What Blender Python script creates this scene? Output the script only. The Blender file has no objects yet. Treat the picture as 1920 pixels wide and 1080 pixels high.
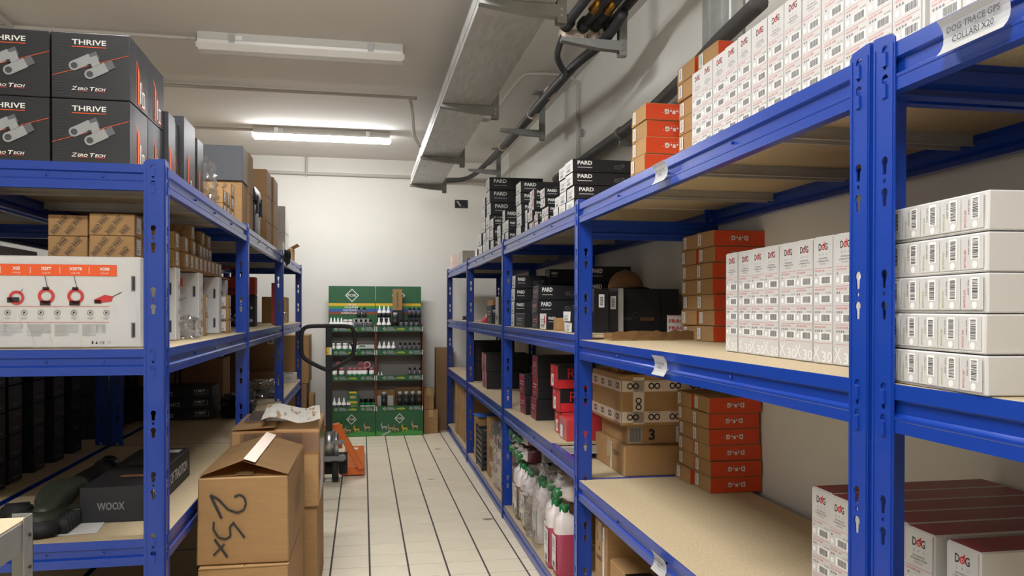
import bpy, bmesh, math, random
from mathutils import Matrix, Vector, noise
random.seed(7)
PI = math.pi
S = bpy.context.scene
COL = S.collection

# ------------------------------------------------------------------ camera
f_px, YAW, PITCH, ROLL, CYPX, CAMH = 1467.0, 0.1882, -0.0055, 0.0022, 590.8, 1.35
cam = bpy.data.cameras.new('camera'); camo = bpy.data.objects.new('camera', cam); COL.objects.link(camo)
cam.sensor_fit = 'HORIZONTAL'; cam.sensor_width = 36.0; cam.lens = 36.0 * f_px / 1920.0
cam.shift_y = (CYPX - 540.0) / 1920.0; cam.clip_start = 0.02
fw = Vector((math.sin(YAW) * math.cos(PITCH), math.cos(YAW) * math.cos(PITCH), math.sin(PITCH)))
rt = Vector((math.cos(YAW), -math.sin(YAW), 0)); up = rt.cross(fw)
r2 = rt * math.cos(ROLL) + up * math.sin(ROLL); u2 = up * math.cos(ROLL) - rt * math.sin(ROLL)
camo.matrix_world = Matrix(((r2.x, u2.x, -fw.x, 0), (r2.y, u2.y, -fw.y, 0), (r2.z, u2.z, -fw.z, CAMH), (0, 0, 0, 1)))
S.camera = camo
# ------------------------------------------------------------------ world, exposure (all light comes from the tube lamps below)
W = bpy.data.worlds.new('world'); S.world = W; W.use_nodes = True
W.node_tree.nodes['Background'].inputs[0].default_value = (0.75, 0.8, 0.9, 1)
W.node_tree.nodes['Background'].inputs[1].default_value = 0.02
S.view_settings.view_transform = 'Standard'; S.view_settings.look = 'None'
S.view_settings.gamma = 1.0; S.view_settings.use_curve_mapping = False
S.view_settings.exposure = 0.27
LAMP_STRENGTH = 60.0

# ------------------------------------------------------------------ materials
def lin(h):
    h = h.lstrip('#'); o = []
    for i in (0, 2, 4):
        c = int(h[i:i + 2], 16) / 255.0
        o.append(c / 12.92 if c <= 0.04045 else ((c + 0.055) / 1.055) ** 2.4)
    return o + [1.0]
MATS = {}
def mat(name, hexc, rough=0.6, metal=0.0, spec=0.5, var=0.0, scale=20.0, stretch=(1, 1, 1), bump=0.0, bscale=60.0, coat=0.0, orand=0.0, emit=0.0):
    m = bpy.data.materials.new(name); m.use_nodes = True; nt = m.node_tree; b = nt.nodes['Principled BSDF']
    c = lin(hexc)
    b.inputs['Base Color'].default_value = c; b.inputs['Roughness'].default_value = rough
    b.inputs['Metallic'].default_value = metal; b.inputs['Specular IOR Level'].default_value = spec
    if coat: b.inputs['Coat Weight'].default_value = coat; b.inputs['Coat Roughness'].default_value = 0.08
    if emit:
        b.inputs['Emission Color'].default_value = c; b.inputs['Emission Strength'].default_value = emit
    src = None
    if var or bump or orand:
        tc = nt.nodes.new('ShaderNodeTexCoord'); mp = nt.nodes.new('ShaderNodeMapping')
        mp.inputs['Scale'].default_value = stretch
        nt.links.new(tc.outputs['Object'], mp.inputs['Vector'])
    if var:
        n = nt.nodes.new('ShaderNodeTexNoise'); n.inputs['Scale'].default_value = scale; n.inputs['Detail'].default_value = 4
        nt.links.new(mp.outputs[0], n.inputs['Vector'])
        r = nt.nodes.new('ShaderNodeValToRGB'); r.color_ramp.elements[0].position = 0.3; r.color_ramp.elements[1].position = 0.7
        r.color_ramp.elements[0].color = [x * (1 - var) for x in c[:3]] + [1]
        r.color_ramp.elements[1].color = [min(1, x * (1 + var)) for x in c[:3]] + [1]
        nt.links.new(n.outputs['Fac'], r.inputs['Fac']); src = r.outputs['Color']
    if orand:
        oi = nt.nodes.new('ShaderNodeObjectInfo'); hs = nt.nodes.new('ShaderNodeHueSaturation')
        mr = nt.nodes.new('ShaderNodeMapRange'); mr.inputs['To Min'].default_value = 1 - orand; mr.inputs['To Max'].default_value = 1 + orand
        nt.links.new(oi.outputs['Random'], mr.inputs['Value']); nt.links.new(mr.outputs[0], hs.inputs['Value'])
        if src: nt.links.new(src, hs.inputs['Color'])
        else: hs.inputs['Color'].default_value = c
        src = hs.outputs['Color']
    if src: nt.links.new(src, b.inputs['Base Color'])
    if bump:
        n2 = nt.nodes.new('ShaderNodeTexNoise'); n2.inputs['Scale'].default_value = bscale; n2.inputs['Detail'].default_value = 3
        nt.links.new(mp.outputs[0], n2.inputs['Vector'])
        bp = nt.nodes.new('ShaderNodeBump'); bp.inputs['Strength'].default_value = bump; bp.inputs['Distance'].default_value = 0.01
        nt.links.new(n2.outputs['Fac'], bp.inputs['Height']); nt.links.new(bp.outputs[0], b.inputs['Normal'])
    MATS[name] = m; return m
def film(name, tint, fac0, fac1, rough, haze=0.06):
    m = bpy.data.materials.new(name); m.use_nodes = True; nt = m.node_tree; nt.nodes.clear()
    o = nt.nodes.new('ShaderNodeOutputMaterial'); t = nt.nodes.new('ShaderNodeBsdfTransparent'); t.inputs[0].default_value = lin(tint)
    g = nt.nodes.new('ShaderNodeBsdfGlossy'); g.inputs['Roughness'].default_value = rough
    d = nt.nodes.new('ShaderNodeBsdfDiffuse'); d.inputs[0].default_value = (0.8, 0.8, 0.8, 1)
    lw = nt.nodes.new('ShaderNodeLayerWeight'); lw.inputs[0].default_value = 0.35
    mr = nt.nodes.new('ShaderNodeMapRange'); mr.inputs['To Min'].default_value = fac0; mr.inputs['To Max'].default_value = fac1
    nt.links.new(lw.outputs['Facing'], mr.inputs['Value'])
    m1 = nt.nodes.new('ShaderNodeMixShader'); m2 = nt.nodes.new('ShaderNodeMixShader'); m1.inputs[0].default_value = haze
    nt.links.new(t.outputs[0], m1.inputs[1]); nt.links.new(d.outputs[0], m1.inputs[2])
    nt.links.new(mr.outputs[0], m2.inputs[0]); nt.links.new(m1.outputs[0], m2.inputs[1]); nt.links.new(g.outputs[0], m2.inputs[2])
    nt.links.new(m2.outputs[0], o.inputs[0]); MATS[name] = m; return m

mat('wall', '#dfddd6', 0.9, var=0.03, scale=1.5, bump=0.08, bscale=90)
mat('ceil', '#e2dfdb', 0.95, var=0.03, scale=1.2, bump=0.06, bscale=70)
mat('grout', '#4d4744', 0.9)
mat('tile', '#f2e6cd', 0.33, var=0.035, scale=9, stretch=(1, 0.6, 1), orand=0.035)
mat('blue', '#0a3794', 0.32, spec=0.55, coat=0.25, bump=0.015, bscale=140)
mat('board', '#b7a585', 0.8, var=0.13, scale=170, stretch=(1, 0.5, 1), bump=0.05, bscale=220)
mat('galv', '#b9bab7', 0.36, metal=0.45, var=0.14, scale=7, stretch=(6, 1, 1))
mat('galvdark', '#8b8c89', 0.5, metal=0.3, var=0.1, scale=9)
mat('bar', '#b4b0aa', 0.5, metal=0.4, var=0.08, scale=9)
mat('kraft', '#a07c50', 0.78, var=0.05, scale=14, stretch=(1, 1, 7), orand=0.07)
mat('kraftd', '#8c6c48', 0.8, var=0.06, scale=14, stretch=(1, 1, 7), orand=0.06)
mat('kraftg', '#8d8880', 0.7, var=0.03, scale=20)
mat('white', '#cccac7', 0.42, var=0.015, scale=6)
mat('whitef', '#bfbdba', 0.45)
mat('paper', '#dddcd9', 0.6)
mat('black', '#17171b', 0.42, var=0.1, scale=8)
mat('blackm', '#1f1f24', 0.6, var=0.08, scale=10)
mat('blackg', '#0f0f12', 0.25)
mat('slate', '#4a4d54', 0.6, var=0.06, scale=5)
mat('greybox', '#a5a29c', 0.55, var=0.03, scale=6)
mat('orange', '#d2451a', 0.5, var=0.02, scale=5)
mat('orangep', '#e2571f', 0.6)
mat('red', '#c4242c', 0.45)
mat('redp', '#c03434', 0.6)
mat('maroon', '#8e2630', 0.4, var=0.04, scale=6)
mat('pink', '#e3cdc6', 0.6)
mat('ink', '#222224', 0.6)
mat('inkg', '#77767a', 0.6)
mat('inkl', '#aeb0b0', 0.6)
mat('inkd', '#3a3a3e', 0.6)
mat('tree', '#c9c9ca', 0.6)
mat('bino', '#8d8f90', 0.5)
mat('binod', '#55565a', 0.5)
mat('lime', '#9aa83a', 0.6)
mat('olive', '#333a2e', 0.5)
mat('green', '#1d5a33', 0.4, var=0.12, scale=3)
mat('greenl', '#3f8f3a', 0.4)
mat('greenc', '#1f6b3a', 0.35)
mat('yellow', '#e2b62e', 0.5)
mat('bluep', '#2f62b0', 0.5)
mat('brownp', '#8c4a2a', 0.6)
mat('deer', '#b79a72', 0.6)
mat('jackorange', '#d9691f', 0.4, coat=0.2, var=0.05, scale=6)
mat('rubber', '#1b1b1d', 0.7)
mat('steel', '#b9bab8', 0.3, metal=0.9)
mat('brass', '#b98a34', 0.3, metal=0.9)
mat('hose', '#313135', 0.55, bump=0.2, bscale=40)
mat('pipe', '#5e5f61', 0.5, bump=0.15, bscale=50)
mat('conduit', '#b8b2aa', 0.5)
mat('lampbody', '#bdbab4', 0.5)
mat('lampoff', '#d8d6d0', 0.25, spec=0.6)
mat('tan', '#7a5638', 0.8, var=0.08, scale=8)
mat('tape', '#b79a6a', 0.25, spec=0.6)
mat('tapew', '#d9c6b4', 0.3)
mat('capw', '#ecebe7', 0.35)
mat('liqpink', '#a8425c', 0.25)
mat('liqmaroon', '#6a3340', 0.25)
mat('liqbrown', '#7d6450', 0.3)
mat('jerry', '#d9cfcd', 0.3)
mat('rose', '#b06a70', 0.45)
mat('glassy', '#5a5a60', 0.15, spec=0.8)
mat('thermred', '#a3301f', 0.6)
mat('crate', '#2b2b30', 0.4, spec=0.6)
mat('greysteel', '#8b8d8c', 0.45, metal=0.5, var=0.06, scale=20)
for nm, k in (('lampon', 1.0), ('lampnear', 1.75)):
    m = mat(nm, '#f4f6ff', 0.4); b = m.node_tree.nodes['Principled BSDF']
    b.inputs['Emission Color'].default_value = (1.0, 1.0, 1.0, 1); b.inputs['Emission Strength'].default_value = LAMP_STRENGTH * k
film('film', '#fbfbfb', 0.02, 0.6, 0.1, 0.012)
film('filmw', '#f4f0ec', 0.04, 0.65, 0.12, 0.05)
film('filmk', '#efe2cc', 0.05, 0.5, 0.15, 0.05)

# ------------------------------------------------------------------ mesh helpers
def mesh_from(bm, name, mats, smooth=False):
    me = bpy.data.meshes.new(name); bm.normal_update(); bm.to_mesh(me); bm.free()
    for k in (mats if isinstance(mats, (list, tuple)) else [mats]): me.materials.append(MATS[k])
    if smooth:
        for p in me.polygons: p.use_smooth = True
    return me
def ob(name, me, parent=None, loc=(0, 0, 0), rot=(0, 0, 0), scale=None):
    o = bpy.data.objects.new(name, me); COL.objects.link(o); o.parent = parent
    o.location = loc; o.rotation_euler = rot
    if scale: o.scale = scale
    return o
def tag(o, label, cat, group=None, kind=None):
    o['label'] = label; o['category'] = cat
    if group: o['group'] = group
    if kind: o['kind'] = kind
    return o
def struct(name, me, loc=(0, 0, 0), rot=(0, 0, 0)):
    o = ob(name, me, None, loc, rot); o['kind'] = 'structure'; return o
def copy_tree(o, parent=None):
    c = o.copy(); COL.objects.link(c); c.parent = parent
    for ch in list(o.children): copy_tree(ch, c)
    return c
def bx(bm, x0, x1, y0, y1, z0, z1, mi=0):
    v = [bm.verts.new(p) for p in ((x0, y0, z0), (x1, y0, z0), (x1, y1, z0), (x0, y1, z0), (x0, y0, z1), (x1, y0, z1), (x1, y1, z1), (x0, y1, z1))]
    for q in ((3, 2, 1, 0), (4, 5, 6, 7), (0, 1, 5, 4), (1, 2, 6, 5), (2, 3, 7, 6), (3, 0, 4, 7)):
        fc = bm.faces.new([v[i] for i in q]); fc.material_index = mi
    return v
def box_mesh(name, x0, x1, y0, y1, z0, z1, m, bevel=0.0):
    bm = bmesh.new(); bx(bm, x0, x1, y0, y1, z0, z1)
    if bevel: bmesh.ops.bevel(bm, geom=bm.edges[:], offset=bevel, segments=1, affect='EDGES')
    return mesh_from(bm, name, m)
def tube(bm, pts, r, n=8, mi=0, caps=True):
    pts = [Vector(p) for p in pts]; rs = r if isinstance(r, (list, tuple)) else [r] * len(pts)
    rings = []; prev = None
    for i, p in enumerate(pts):
        d = (pts[min(i + 1, len(pts) - 1)] - pts[max(i - 1, 0)]).normalized()
        if prev is None:
            a = d.orthogonal().normalized()
        else:
            a = (prev - d * prev.dot(d)); a = a.normalized() if a.length > 1e-6 else d.orthogonal().normalized()
        prev = a; b = d.cross(a)
        rings.append([bm.verts.new(p + (a * math.cos(2 * PI * k / n) + b * math.sin(2 * PI * k / n)) * rs[i]) for k in range(n)])
    for i in range(len(rings) - 1):
        for k in range(n):
            fc = bm.faces.new((rings[i][k], rings[i][(k + 1) % n], rings[i + 1][(k + 1) % n], rings[i + 1][k])); fc.material_index = mi; fc.smooth = True
    if caps:
        for q in (rings[0][::-1], rings[-1]):
            fc = bm.faces.new(q); fc.material_index = mi
def smoothpath(pts, k=6):
    P = [Vector(p) for p in pts]; out = []
    for i in range(len(P) - 1):
        p0, p1, p2, p3 = P[max(i - 1, 0)], P[i], P[i + 1], P[min(i + 2, len(P) - 1)]
        for j in range(k):
            t = j / k
            out.append(0.5 * ((2 * p1) + (p2 - p0) * t + (2 * p0 - 5 * p1 + 4 * p2 - p3) * t * t + (3 * p1 - p0 - 3 * p2 + p3) * t ** 3))
    out.append(P[-1]); return out
def lathe(bm, prof, n=14, mi=0, cx=0, cy=0):
    rings = []
    for r, z in prof:
        rings.append([bm.verts.new((cx + r * math.cos(2 * PI * k / n), cy + r * math.sin(2 * PI * k / n), z)) for k in range(n)])
    for i in range(len(rings) - 1):
        for k in range(n):
            fc = bm.faces.new((rings[i][k], rings[i][(k + 1) % n], rings[i + 1][(k + 1) % n], rings[i + 1][k])); fc.material_index = mi; fc.smooth = True
    for q in (rings[0][::-1], rings[-1]):
        fc = bm.faces.new(q); fc.material_index = mi
def extrude_poly(bm, pts, axis, a, b, mi=0):
    """closed 2-D polygon swept along an axis from a to b; pts are the two other coordinates in axis order"""
    def P(p, t):
        return {'x': (t, p[0], p[1]), 'y': (p[0], t, p[1]), 'z': (p[0], p[1], t)}[axis]
    A = [bm.verts.new(P(p, a)) for p in pts]; B = [bm.verts.new(P(p, b)) for p in pts]; n = len(pts); fs = []
    fs.append(bm.faces.new(A)); fs.append(bm.faces.new(B[::-1]))
    for i in range(n): fs.append(bm.faces.new((A[(i + 1) % n], A[i], B[i], B[(i + 1) % n])))
    for q in fs: q.material_index = mi
    bmesh.ops.recalc_face_normals(bm, faces=fs)
def fix(bm): bmesh.ops.recalc_face_normals(bm, faces=bm.faces[:])

_txt = {}
def text_geo(s, bold=0.0, spacing=1.0):
    key = (s, bold, spacing)
    if key not in _txt:
        cu = bpy.data.curves.new('t', 'FONT'); cu.body = s; cu.size = 1.0; cu.resolution_u = 2; cu.offset = bold; cu.space_character = spacing
        o = bpy.data.objects.new('t', cu); COL.objects.link(o)
        me = bpy.data.meshes.new_from_object(o.evaluated_get(bpy.context.evaluated_depsgraph_get()))
        vs = [(v.co.x, v.co.y) for v in me.vertices]; fs = [tuple(p.vertices) for p in me.polygons]
        bpy.data.objects.remove(o); bpy.data.curves.remove(cu); bpy.data.meshes.remove(me)
        _txt[key] = (vs, fs)
    return _txt[key]
class Deco:
    """flat print on one face of a thing: local x right, y up, a hair proud of the face"""
    def __init__(s): s.bm = bmesh.new(); s.m = []; s.z = 0.0
    def mi(s, k):
        if k not in s.m: s.m.append(k)
        return s.m.index(k)
    def up(s): s.z += 0.00025
    def poly(s, pts, k):
        vs = [s.bm.verts.new((p[0], p[1], s.z)) for p in pts]; fc = s.bm.faces.new(vs); fc.material_index = s.mi(k)
        fc.normal_update()
        if fc.normal.z < 0: fc.normal_flip()
        return s
    def rect(s, x, y, w, h, k): return s.poly([(x, y), (x + w, y), (x + w, y + h), (x, y + h)], k)
    def circ(s, x, y, r, k, n=14, ry=None):
        ry = ry or r
        return s.poly([(x + r * math.cos(2 * PI * i / n), y + ry * math.sin(2 * PI * i / n)) for i in range(n)], k)
    def ring(s, x, y, r, t, k, n=18):
        for i in range(n):
            a, b = 2 * PI * i / n, 2 * PI * (i + 1) / n
            s.poly([(x + r * math.cos(a), y + r * math.sin(a)), (x + r * math.cos(b), y + r * math.sin(b)), (x + (r - t) * math.cos(b), y + (r - t) * math.sin(b)), (x + (r - t) * math.cos(a), y + (r - t) * math.sin(a))], k)
        return s
    def line(s, pts, t, k):
        for (x0, y0), (x1, y1) in zip(pts, pts[1:]):
            d = math.hypot(x1 - x0, y1 - y0) or 1; nx, ny = -(y1 - y0) / d * t / 2, (x1 - x0) / d * t / 2
            s.poly([(x0 + nx, y0 + ny), (x0 - nx, y0 - ny), (x1 - nx, y1 - ny), (x1 + nx, y1 + ny)], k)
        return s
    def text(s, t, x, y, size, k, w=None, bold=0.0, shear=0.0, rot=0.0, spacing=1.0, align='C'):
        vs, fs = text_geo(t, bold, spacing)
        if not vs: return s
        x0 = min(v[0] for v in vs); x1 = max(v[0] for v in vs); y0 = min(v[1] for v in vs); y1 = max(v[1] for v in vs)
        sy = size / (y1 - y0); sx = (w / (x1 - x0)) if w else sy
        ox = {'C': (x0 + x1) / 2, 'L': x0, 'R': x1}[align]; oy = (y0 + y1) / 2
        c, q = math.cos(rot), math.sin(rot); i = s.mi(k); nv = []
        for a, b in vs:
            lx = (a - ox) * sx; ly = (b - oy) * sy; lx += ly * shear
            nv.append(s.bm.verts.new((x + lx * c - ly * q, y + lx * q + ly * c, s.z)))
        for fc in fs:
            try: g = s.bm.faces.new([nv[j] for j in fc]); g.material_index = i
            except ValueError: pass
        return s
    def barcode(s, x, y, w, h, k='ink', n=11, vert=False):
        rg = random.Random(int(x * 1e4) ^ 77); L = h if vert else w; p = 0; st = L / (n * 1.9)
        while p < L - st:
            t = st * rg.choice((0.5, 0.8, 1.1))
            if vert: s.rect(x, y + p, w, t, k)
            else: s.rect(x + p, y, t, h, k)
            p += t + st * rg.choice((0.6, 0.9))
        return s
    def mesh(s, name): return mesh_from(s.bm, name, s.m)
FACE = {'-y': ((PI / 2, 0, 0), 1), '+y': ((PI / 2, 0, PI), 1), '-x': ((PI / 2, 0, -PI / 2), 0), '+x': ((PI / 2, 0, PI / 2), 0), '+z': ((0, 0, 0), 2)}
def put(name, me, parent, face, dims, h0=0.0, off=0.0016):
    """hang a Deco mesh on a face of a box (x,y centred, z from 0); Deco origin = face centre"""
    w, d, h = dims
    loc = {'-y': (0, -d / 2 - off, h / 2), '+y': (0, d / 2 + off, h / 2), '-x': (-w / 2 - off, 0, h / 2), '+x': (w / 2 + off, 0, h / 2), '+z': (0, 0, h + off)}[face]
    return ob(name, me, parent, (loc[0], loc[1], loc[2] + h0), FACE[face][0])

# rack frames: right run (u into the rack = +x), left run (u into the rack = -x); v runs away from the camera
TH, TL = 0.0085, -0.003
RX0, LX0 = 0.85, -0.592
def PR(u, v, z): return (RX0 + u * math.cos(TH) + v * math.sin(TH), -u * math.sin(TH) + v * math.cos(TH), z)
def PL(u, v, z): return (LX0 - u * math.cos(TL) + v * math.sin(TL), u * math.sin(TL) + v * math.cos(TL), z)

# ------------------------------------------------------------------ the room
ZC = 3.06; XR = 1.535; XLW = -2.75; YE = 9.0; YB = -2.6
struct('wall_end', box_mesh('wall_end', XLW - .2, XR + .2, YE, YE + .2, 0, ZC, 'wall'))
struct('wall_right', box_mesh('wall_right', XR, XR + .2, YB, YE, 0, ZC, 'wall'))
struct('wall_left', box_mesh('wall_left', XLW - .2, XLW, YB, YE, 0, ZC, 'wall'))
struct('wall_back', box_mesh('wall_back', XLW - .2, XR + .2, YB - .2, YB, 0, ZC, 'wall'))
struct('ceiling', box_mesh('ceiling', XLW - .2, XR + .2, YB - .2, YE + .2, ZC, ZC + .2, 'ceil'))
fl = struct('floor', box_mesh('floor', XLW - .2, XR + .2, YB - .2, YE + .2, -.2, -.002, 'grout'))
TS = 0.2005; GX, GY = -0.164, 4.182
def tile_geo(bm, x, y):
    bx(bm, x + .0048, x + TS - .0048, y + .0036, y + TS - .0036, -.008, 0)
bm = bmesh.new(); bx(bm, .0048, TS - .0048, .0036, TS - .0036, -.008, 0)
bmesh.ops.bevel(bm, geom=[e for e in bm.edges if all(v.co.z > -.001 for v in e.verts)], offset=.0012, segments=1, affect='EDGES')
tile_me = mesh_from(bm, 'tile', 'tile')
rest = bmesh.new()
for i in range(-14, 10):
    for j in range(-34, 25):
        x, y = GX + i * TS, GY + j * TS
        if x < XLW - .1 or x > XR or y > YE: continue
        if -4 <= i <= 5 and -2 <= j <= 22:
            ob('floor_tile', tile_me, fl, (x, y, 0))
        else: tile_geo(rest, x, y)
o = ob('tile_field', mesh_from(rest, 'tile_field', 'tile'), fl); o['kind'] = 'stuff'
# three drip marks on the tiles
mat('stain', '#8d8676', 0.9, var=0.25, scale=60)
for (x, y, w, d) in ((0.72, 7.62, .075, .05), (0.54, 6.26, .07, .03), (0.80, 5.0, .085, .045)):
    dm = Deco(); rg = random.Random(int(x * 100))
    dm.poly([(w / 2 * math.cos(a) * rg.uniform(.75, 1.1), d / 2 * math.sin(a) * rg.uniform(.7, 1.1)) for a in [2 * PI * k / 11 for k in range(11)]], 'stain')
    ob('stain', dm.mesh('stain'), fl, (x, y, .0008))

# ------------------------------------------------------------------ boltless shelving
PW, PD, PT = 0.056, 0.062, 0.0026
def keyhole(cx, top, r=.0085):
    pts = []
    for k in range(9):
        a = math.radians(-50 + 280 * k / 8); pts.append((cx + r * math.cos(a), top - r + r * math.sin(a)))
    return pts + [(cx - r * .52, top - .031), (cx + r * .52, top - .031)]
def flange(bm, width, h, near):
    """plate in local (s,z): s from 0 to width, with keyhole pairs"""
    loops = [[(0, 0), (width, 0), (width, h - .012), (width * .85, h - .004), (width * .2, h), (0, h)]]
    z = 1.801
    cx = width * .55
    while z > .12:
        loops.append(keyhole(cx, z - (0.0 if z < 1.79 else .004))); loops.append(keyhole(cx, z - .053))
        loops.append([(cx + .0038 * math.cos(2 * PI * k / 7), z - .041 + .0045 * math.sin(2 * PI * k / 7)) for k in range(7)])
        z -= .19
    es = []
    for L in loops:
        vs = [bm.verts.new((p[0], 0, p[1])) for p in L]
        es += [bm.edges.new((vs[i], vs[(i + 1) % len(vs)])) for i in range(len(vs))]
    r = bmesh.ops.triangle_fill(bm, use_beauty=True, use_dissolve=False, edges=es)
    fs = [g for g in r['geom'] if isinstance(g, bmesh.types.BMFace)]
    e = bmesh.ops.extrude_face_region(bm, geom=fs)
    nv = [g for g in e['geom'] if isinstance(g, bmesh.types.BMVert)]
    bmesh.ops.translate(bm, vec=(0, PT, 0), verts=nv)
    for zk in (1.797, 1.744, 1.231, 1.178, .661, .608):      # beam hooks seated in the slots
        bx(bm, cx - .0052, cx + .0052, -.0032, .004, zk - .036, zk - .013)
    for a, b in ((.07, .12), (.86, .93)):       # rolled stiffening ribs
        bx(bm, width * a, width * b, -.0014, .0005, .0, h - .02)
_post = {}
def post_mesh(sx, sy, h=1.815, m='blue'):
    """L post: corner at the origin, one flange runs along y*sy in the plane x=0, the other along x*sx in the plane y=0"""
    k = (sx, sy, h, m)
    if k not in _post:
        bm = bmesh.new()
        b1 = bmesh.new(); flange(b1, PW, h, 1); bmesh.ops.transform(b1, matrix=Matrix(((0, sx, 0, 0), (sy, 0, 0, 0), (0, 0, 1, 0), (0, 0, 0, 1))), verts=b1.verts[:])
        b2 = bmesh.new(); flange(b2, PD, h, 1); bmesh.ops.transform(b2, matrix=Matrix(((sx, 0, 0, 0), (0, sy, 0, 0), (0, 0, 1, 0), (0, 0, 0, 1))), verts=b2.verts[:])
        for b in (b1, b2):
            t = bpy.data.meshes.new('t'); b.to_mesh(t); b.free(); bm.from_mesh(t); bpy.data.meshes.remove(t)
        bx(bm, 0 if sx > 0 else -PD * .98, PD * .98 if sx > 0 else 0, 0 if sy > 0 else -PW * .98, PW * .98 if sy > 0 else 0, 0, .004)
        fix(bm); _post[k] = mesh_from(bm, 'post', m)
    return _post[k]
def beam_profile():
    out = [(0.024, 0), (0, 0), (0, -.025), (.008, -.029), (.008, -.049), (-.001, -.0535), (-.001, -.0585), (0, -.060), (0, -.08), (.024, -.08)]
    inn = [(.024, -.0775), (.003, -.0775), (.003, -.060), (.011, -.051), (.011, -.027), (.003, -.023), (.003, -.0025), (.024, -.0025)]
    return out + inn
_beam = {}
def beam_mesh(L, sx, m='blue'):
    """beam along y from 0 to L; front at x=0, body towards x*sx, top at z=0; end plates with two hooks"""
    k = (round(L, 4), sx, m)
    if k not in _beam:
        bm = bmesh.new(); extrude_poly(bm, [(p[0] * sx, p[1]) for p in beam_profile()], 'y', 0, L)
        for y0, y1 in ((.001, .0035), (L - .0035, L - .001)):
            x = sorted((.004 * sx, .022 * sx)); bx(bm, x[0], x[1], y0, y1, -.078, -.002)
        for y in (L * .28, L * .5, L * .74):
            tube(bm, [(.0075 * sx, y, -.039), (.0015 * sx, y, -.039)], .004, 8)
        fix(bm); _beam[k] = mesh_from(bm, 'beam', m)
    return _beam[k]
_misc = {}
def bar_mesh(D, sx):
    k = ('bar', round(D, 3), sx)
    if k not in _misc:
        bm = bmesh.new()
        extrude_poly(bm, [(-.022, 0), (.022, 0), (.022, -.028), (.030, -.028), (.030, -.030), (.020, -.030), (.020, -.002), (-.020, -.002), (-.020, -.030), (-.030, -.030), (-.030, -.028), (-.022, -.028)], 'x', *sorted((.02 * sx, (D - .02) * sx)))
        # swap roles: polygon gave (y,z)
        fix(bm); _misc[k] = mesh_from(bm, 'support_bar', 'bar')
    return _misc[k]
def board_mesh(x0, x1, L):
    k = ('brd', round(x0, 3), round(x1, 3), round(L, 3))
    if k not in _misc: _misc[k] = box_mesh('shelf_board', x0, x1, 0, L, -.012, 0, 'board', .001)
    return _misc[k]
def rack(name, label, P, rz, sx, D, vs, levels, group=None, ends=True, board_v=None, crossz=None, top_h=1.815, endposts=None):
    """P(u,v,z) frame; sx=+1 right run, -1 left run; vs = post positions; levels[i] = heights in bay i"""
    root = bpy.data.objects.new(name, None); COL.objects.link(root); root.location = P(0, vs[0], 0); root.rotation_euler = (0, 0, rz)
    tag(root, label, 'shelving', group)
    v0 = vs[0]
    for i, v in enumerate(vs):
        last = i == len(vs) - 1
        sy = -1 if (last and (endposts is None or endposts)) else 1
        y = v - v0
        ob('post', post_mesh(sx, sy, top_h), root, (0, y, 0)); ob('post', post_mesh(-sx, sy, top_h), root, (sx * D, y, 0))
        zs = sorted(set(levels[min(i, len(levels) - 1)]))
        for z in zs:      # short beams across the depth
            me = beam_mesh(D - .012, 1 if True else 1)
            zz = z if not crossz else z + crossz.get((i, z), 0)
            if i == 0: o = ob('cross_beam', me, root, (.006 if sx > 0 else -D + .006, y + .003, zz), (0, 0, -PI / 2)); o.scale = (-1, 1, 1)
            else: o = ob('cross_beam', me, root, (.006 if sx > 0 else -D + .006, y + (.004 if not last else -.004), zz), (0, 0, -PI / 2)); o.scale = (-1 if not last else 1, 1, 1)
    for i in range(len(vs) - 1):
        L = vs[i + 1] - vs[i]; y = vs[i] - v0
        for z in levels[i]:
            ob('front_beam', beam_mesh(L - .008, sx), root, (sx * .003, y + .004, z)); ob('rear_beam', beam_mesh(L - .008, -sx), root, (sx * (D - .003), y + .004, z))
            a, b = (y + .006, y + L - .006)
            if board_v and (i, z) in board_v: a, b = board_v[(i, z)][0] - v0, board_v[(i, z)][1] - v0
            xs = sorted((sx * .0065, sx * (D - .0065)))
            ob('shelf_board', board_mesh(xs[0], xs[1], b - a), root, (0, a, z - .0005 + .001))
            n = 3
            for k in range(1, n + 1):
                ob('support_bar', bar_mesh(D, sx), root, (0, y + L * k / (n + 1), z - .0118))
    return root
RLA = [1.795, 1.23, .645, .085]; RLB = [1.795, 1.25, .715, .085]
R_MAIN = rack('shelving_rack', 'blue steel shelving run along the right wall with four loaded bays', PR, -TH, 1, .62, [1.216, 3.14, 5.0, 6.9, 8.75], [RLA, RLB, RLB, RLB],
     board_v={(0, .645): (1.222, 3.63), (1, .715): (3.65, 4.994)}, crossz={(1, 1.795): -.066, (1, 1.25): -.022, (1, .715): -.068})
R_NEAR = rack('shelving_rack', 'blue steel shelving unit at the right edge, nearest the camera', PR, -TH, 1, .62, [-.70, 1.206], [RLA])
LL = [1.797, 1.23, .645, .085]
L_MAIN = rack('shelving_rack', 'blue steel shelving run on the left of the aisle with its end towards us', PL, -TL, -1, .68, [2.57, 4.37, 6.30, 8.27], [LL, LL, LL])
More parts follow.
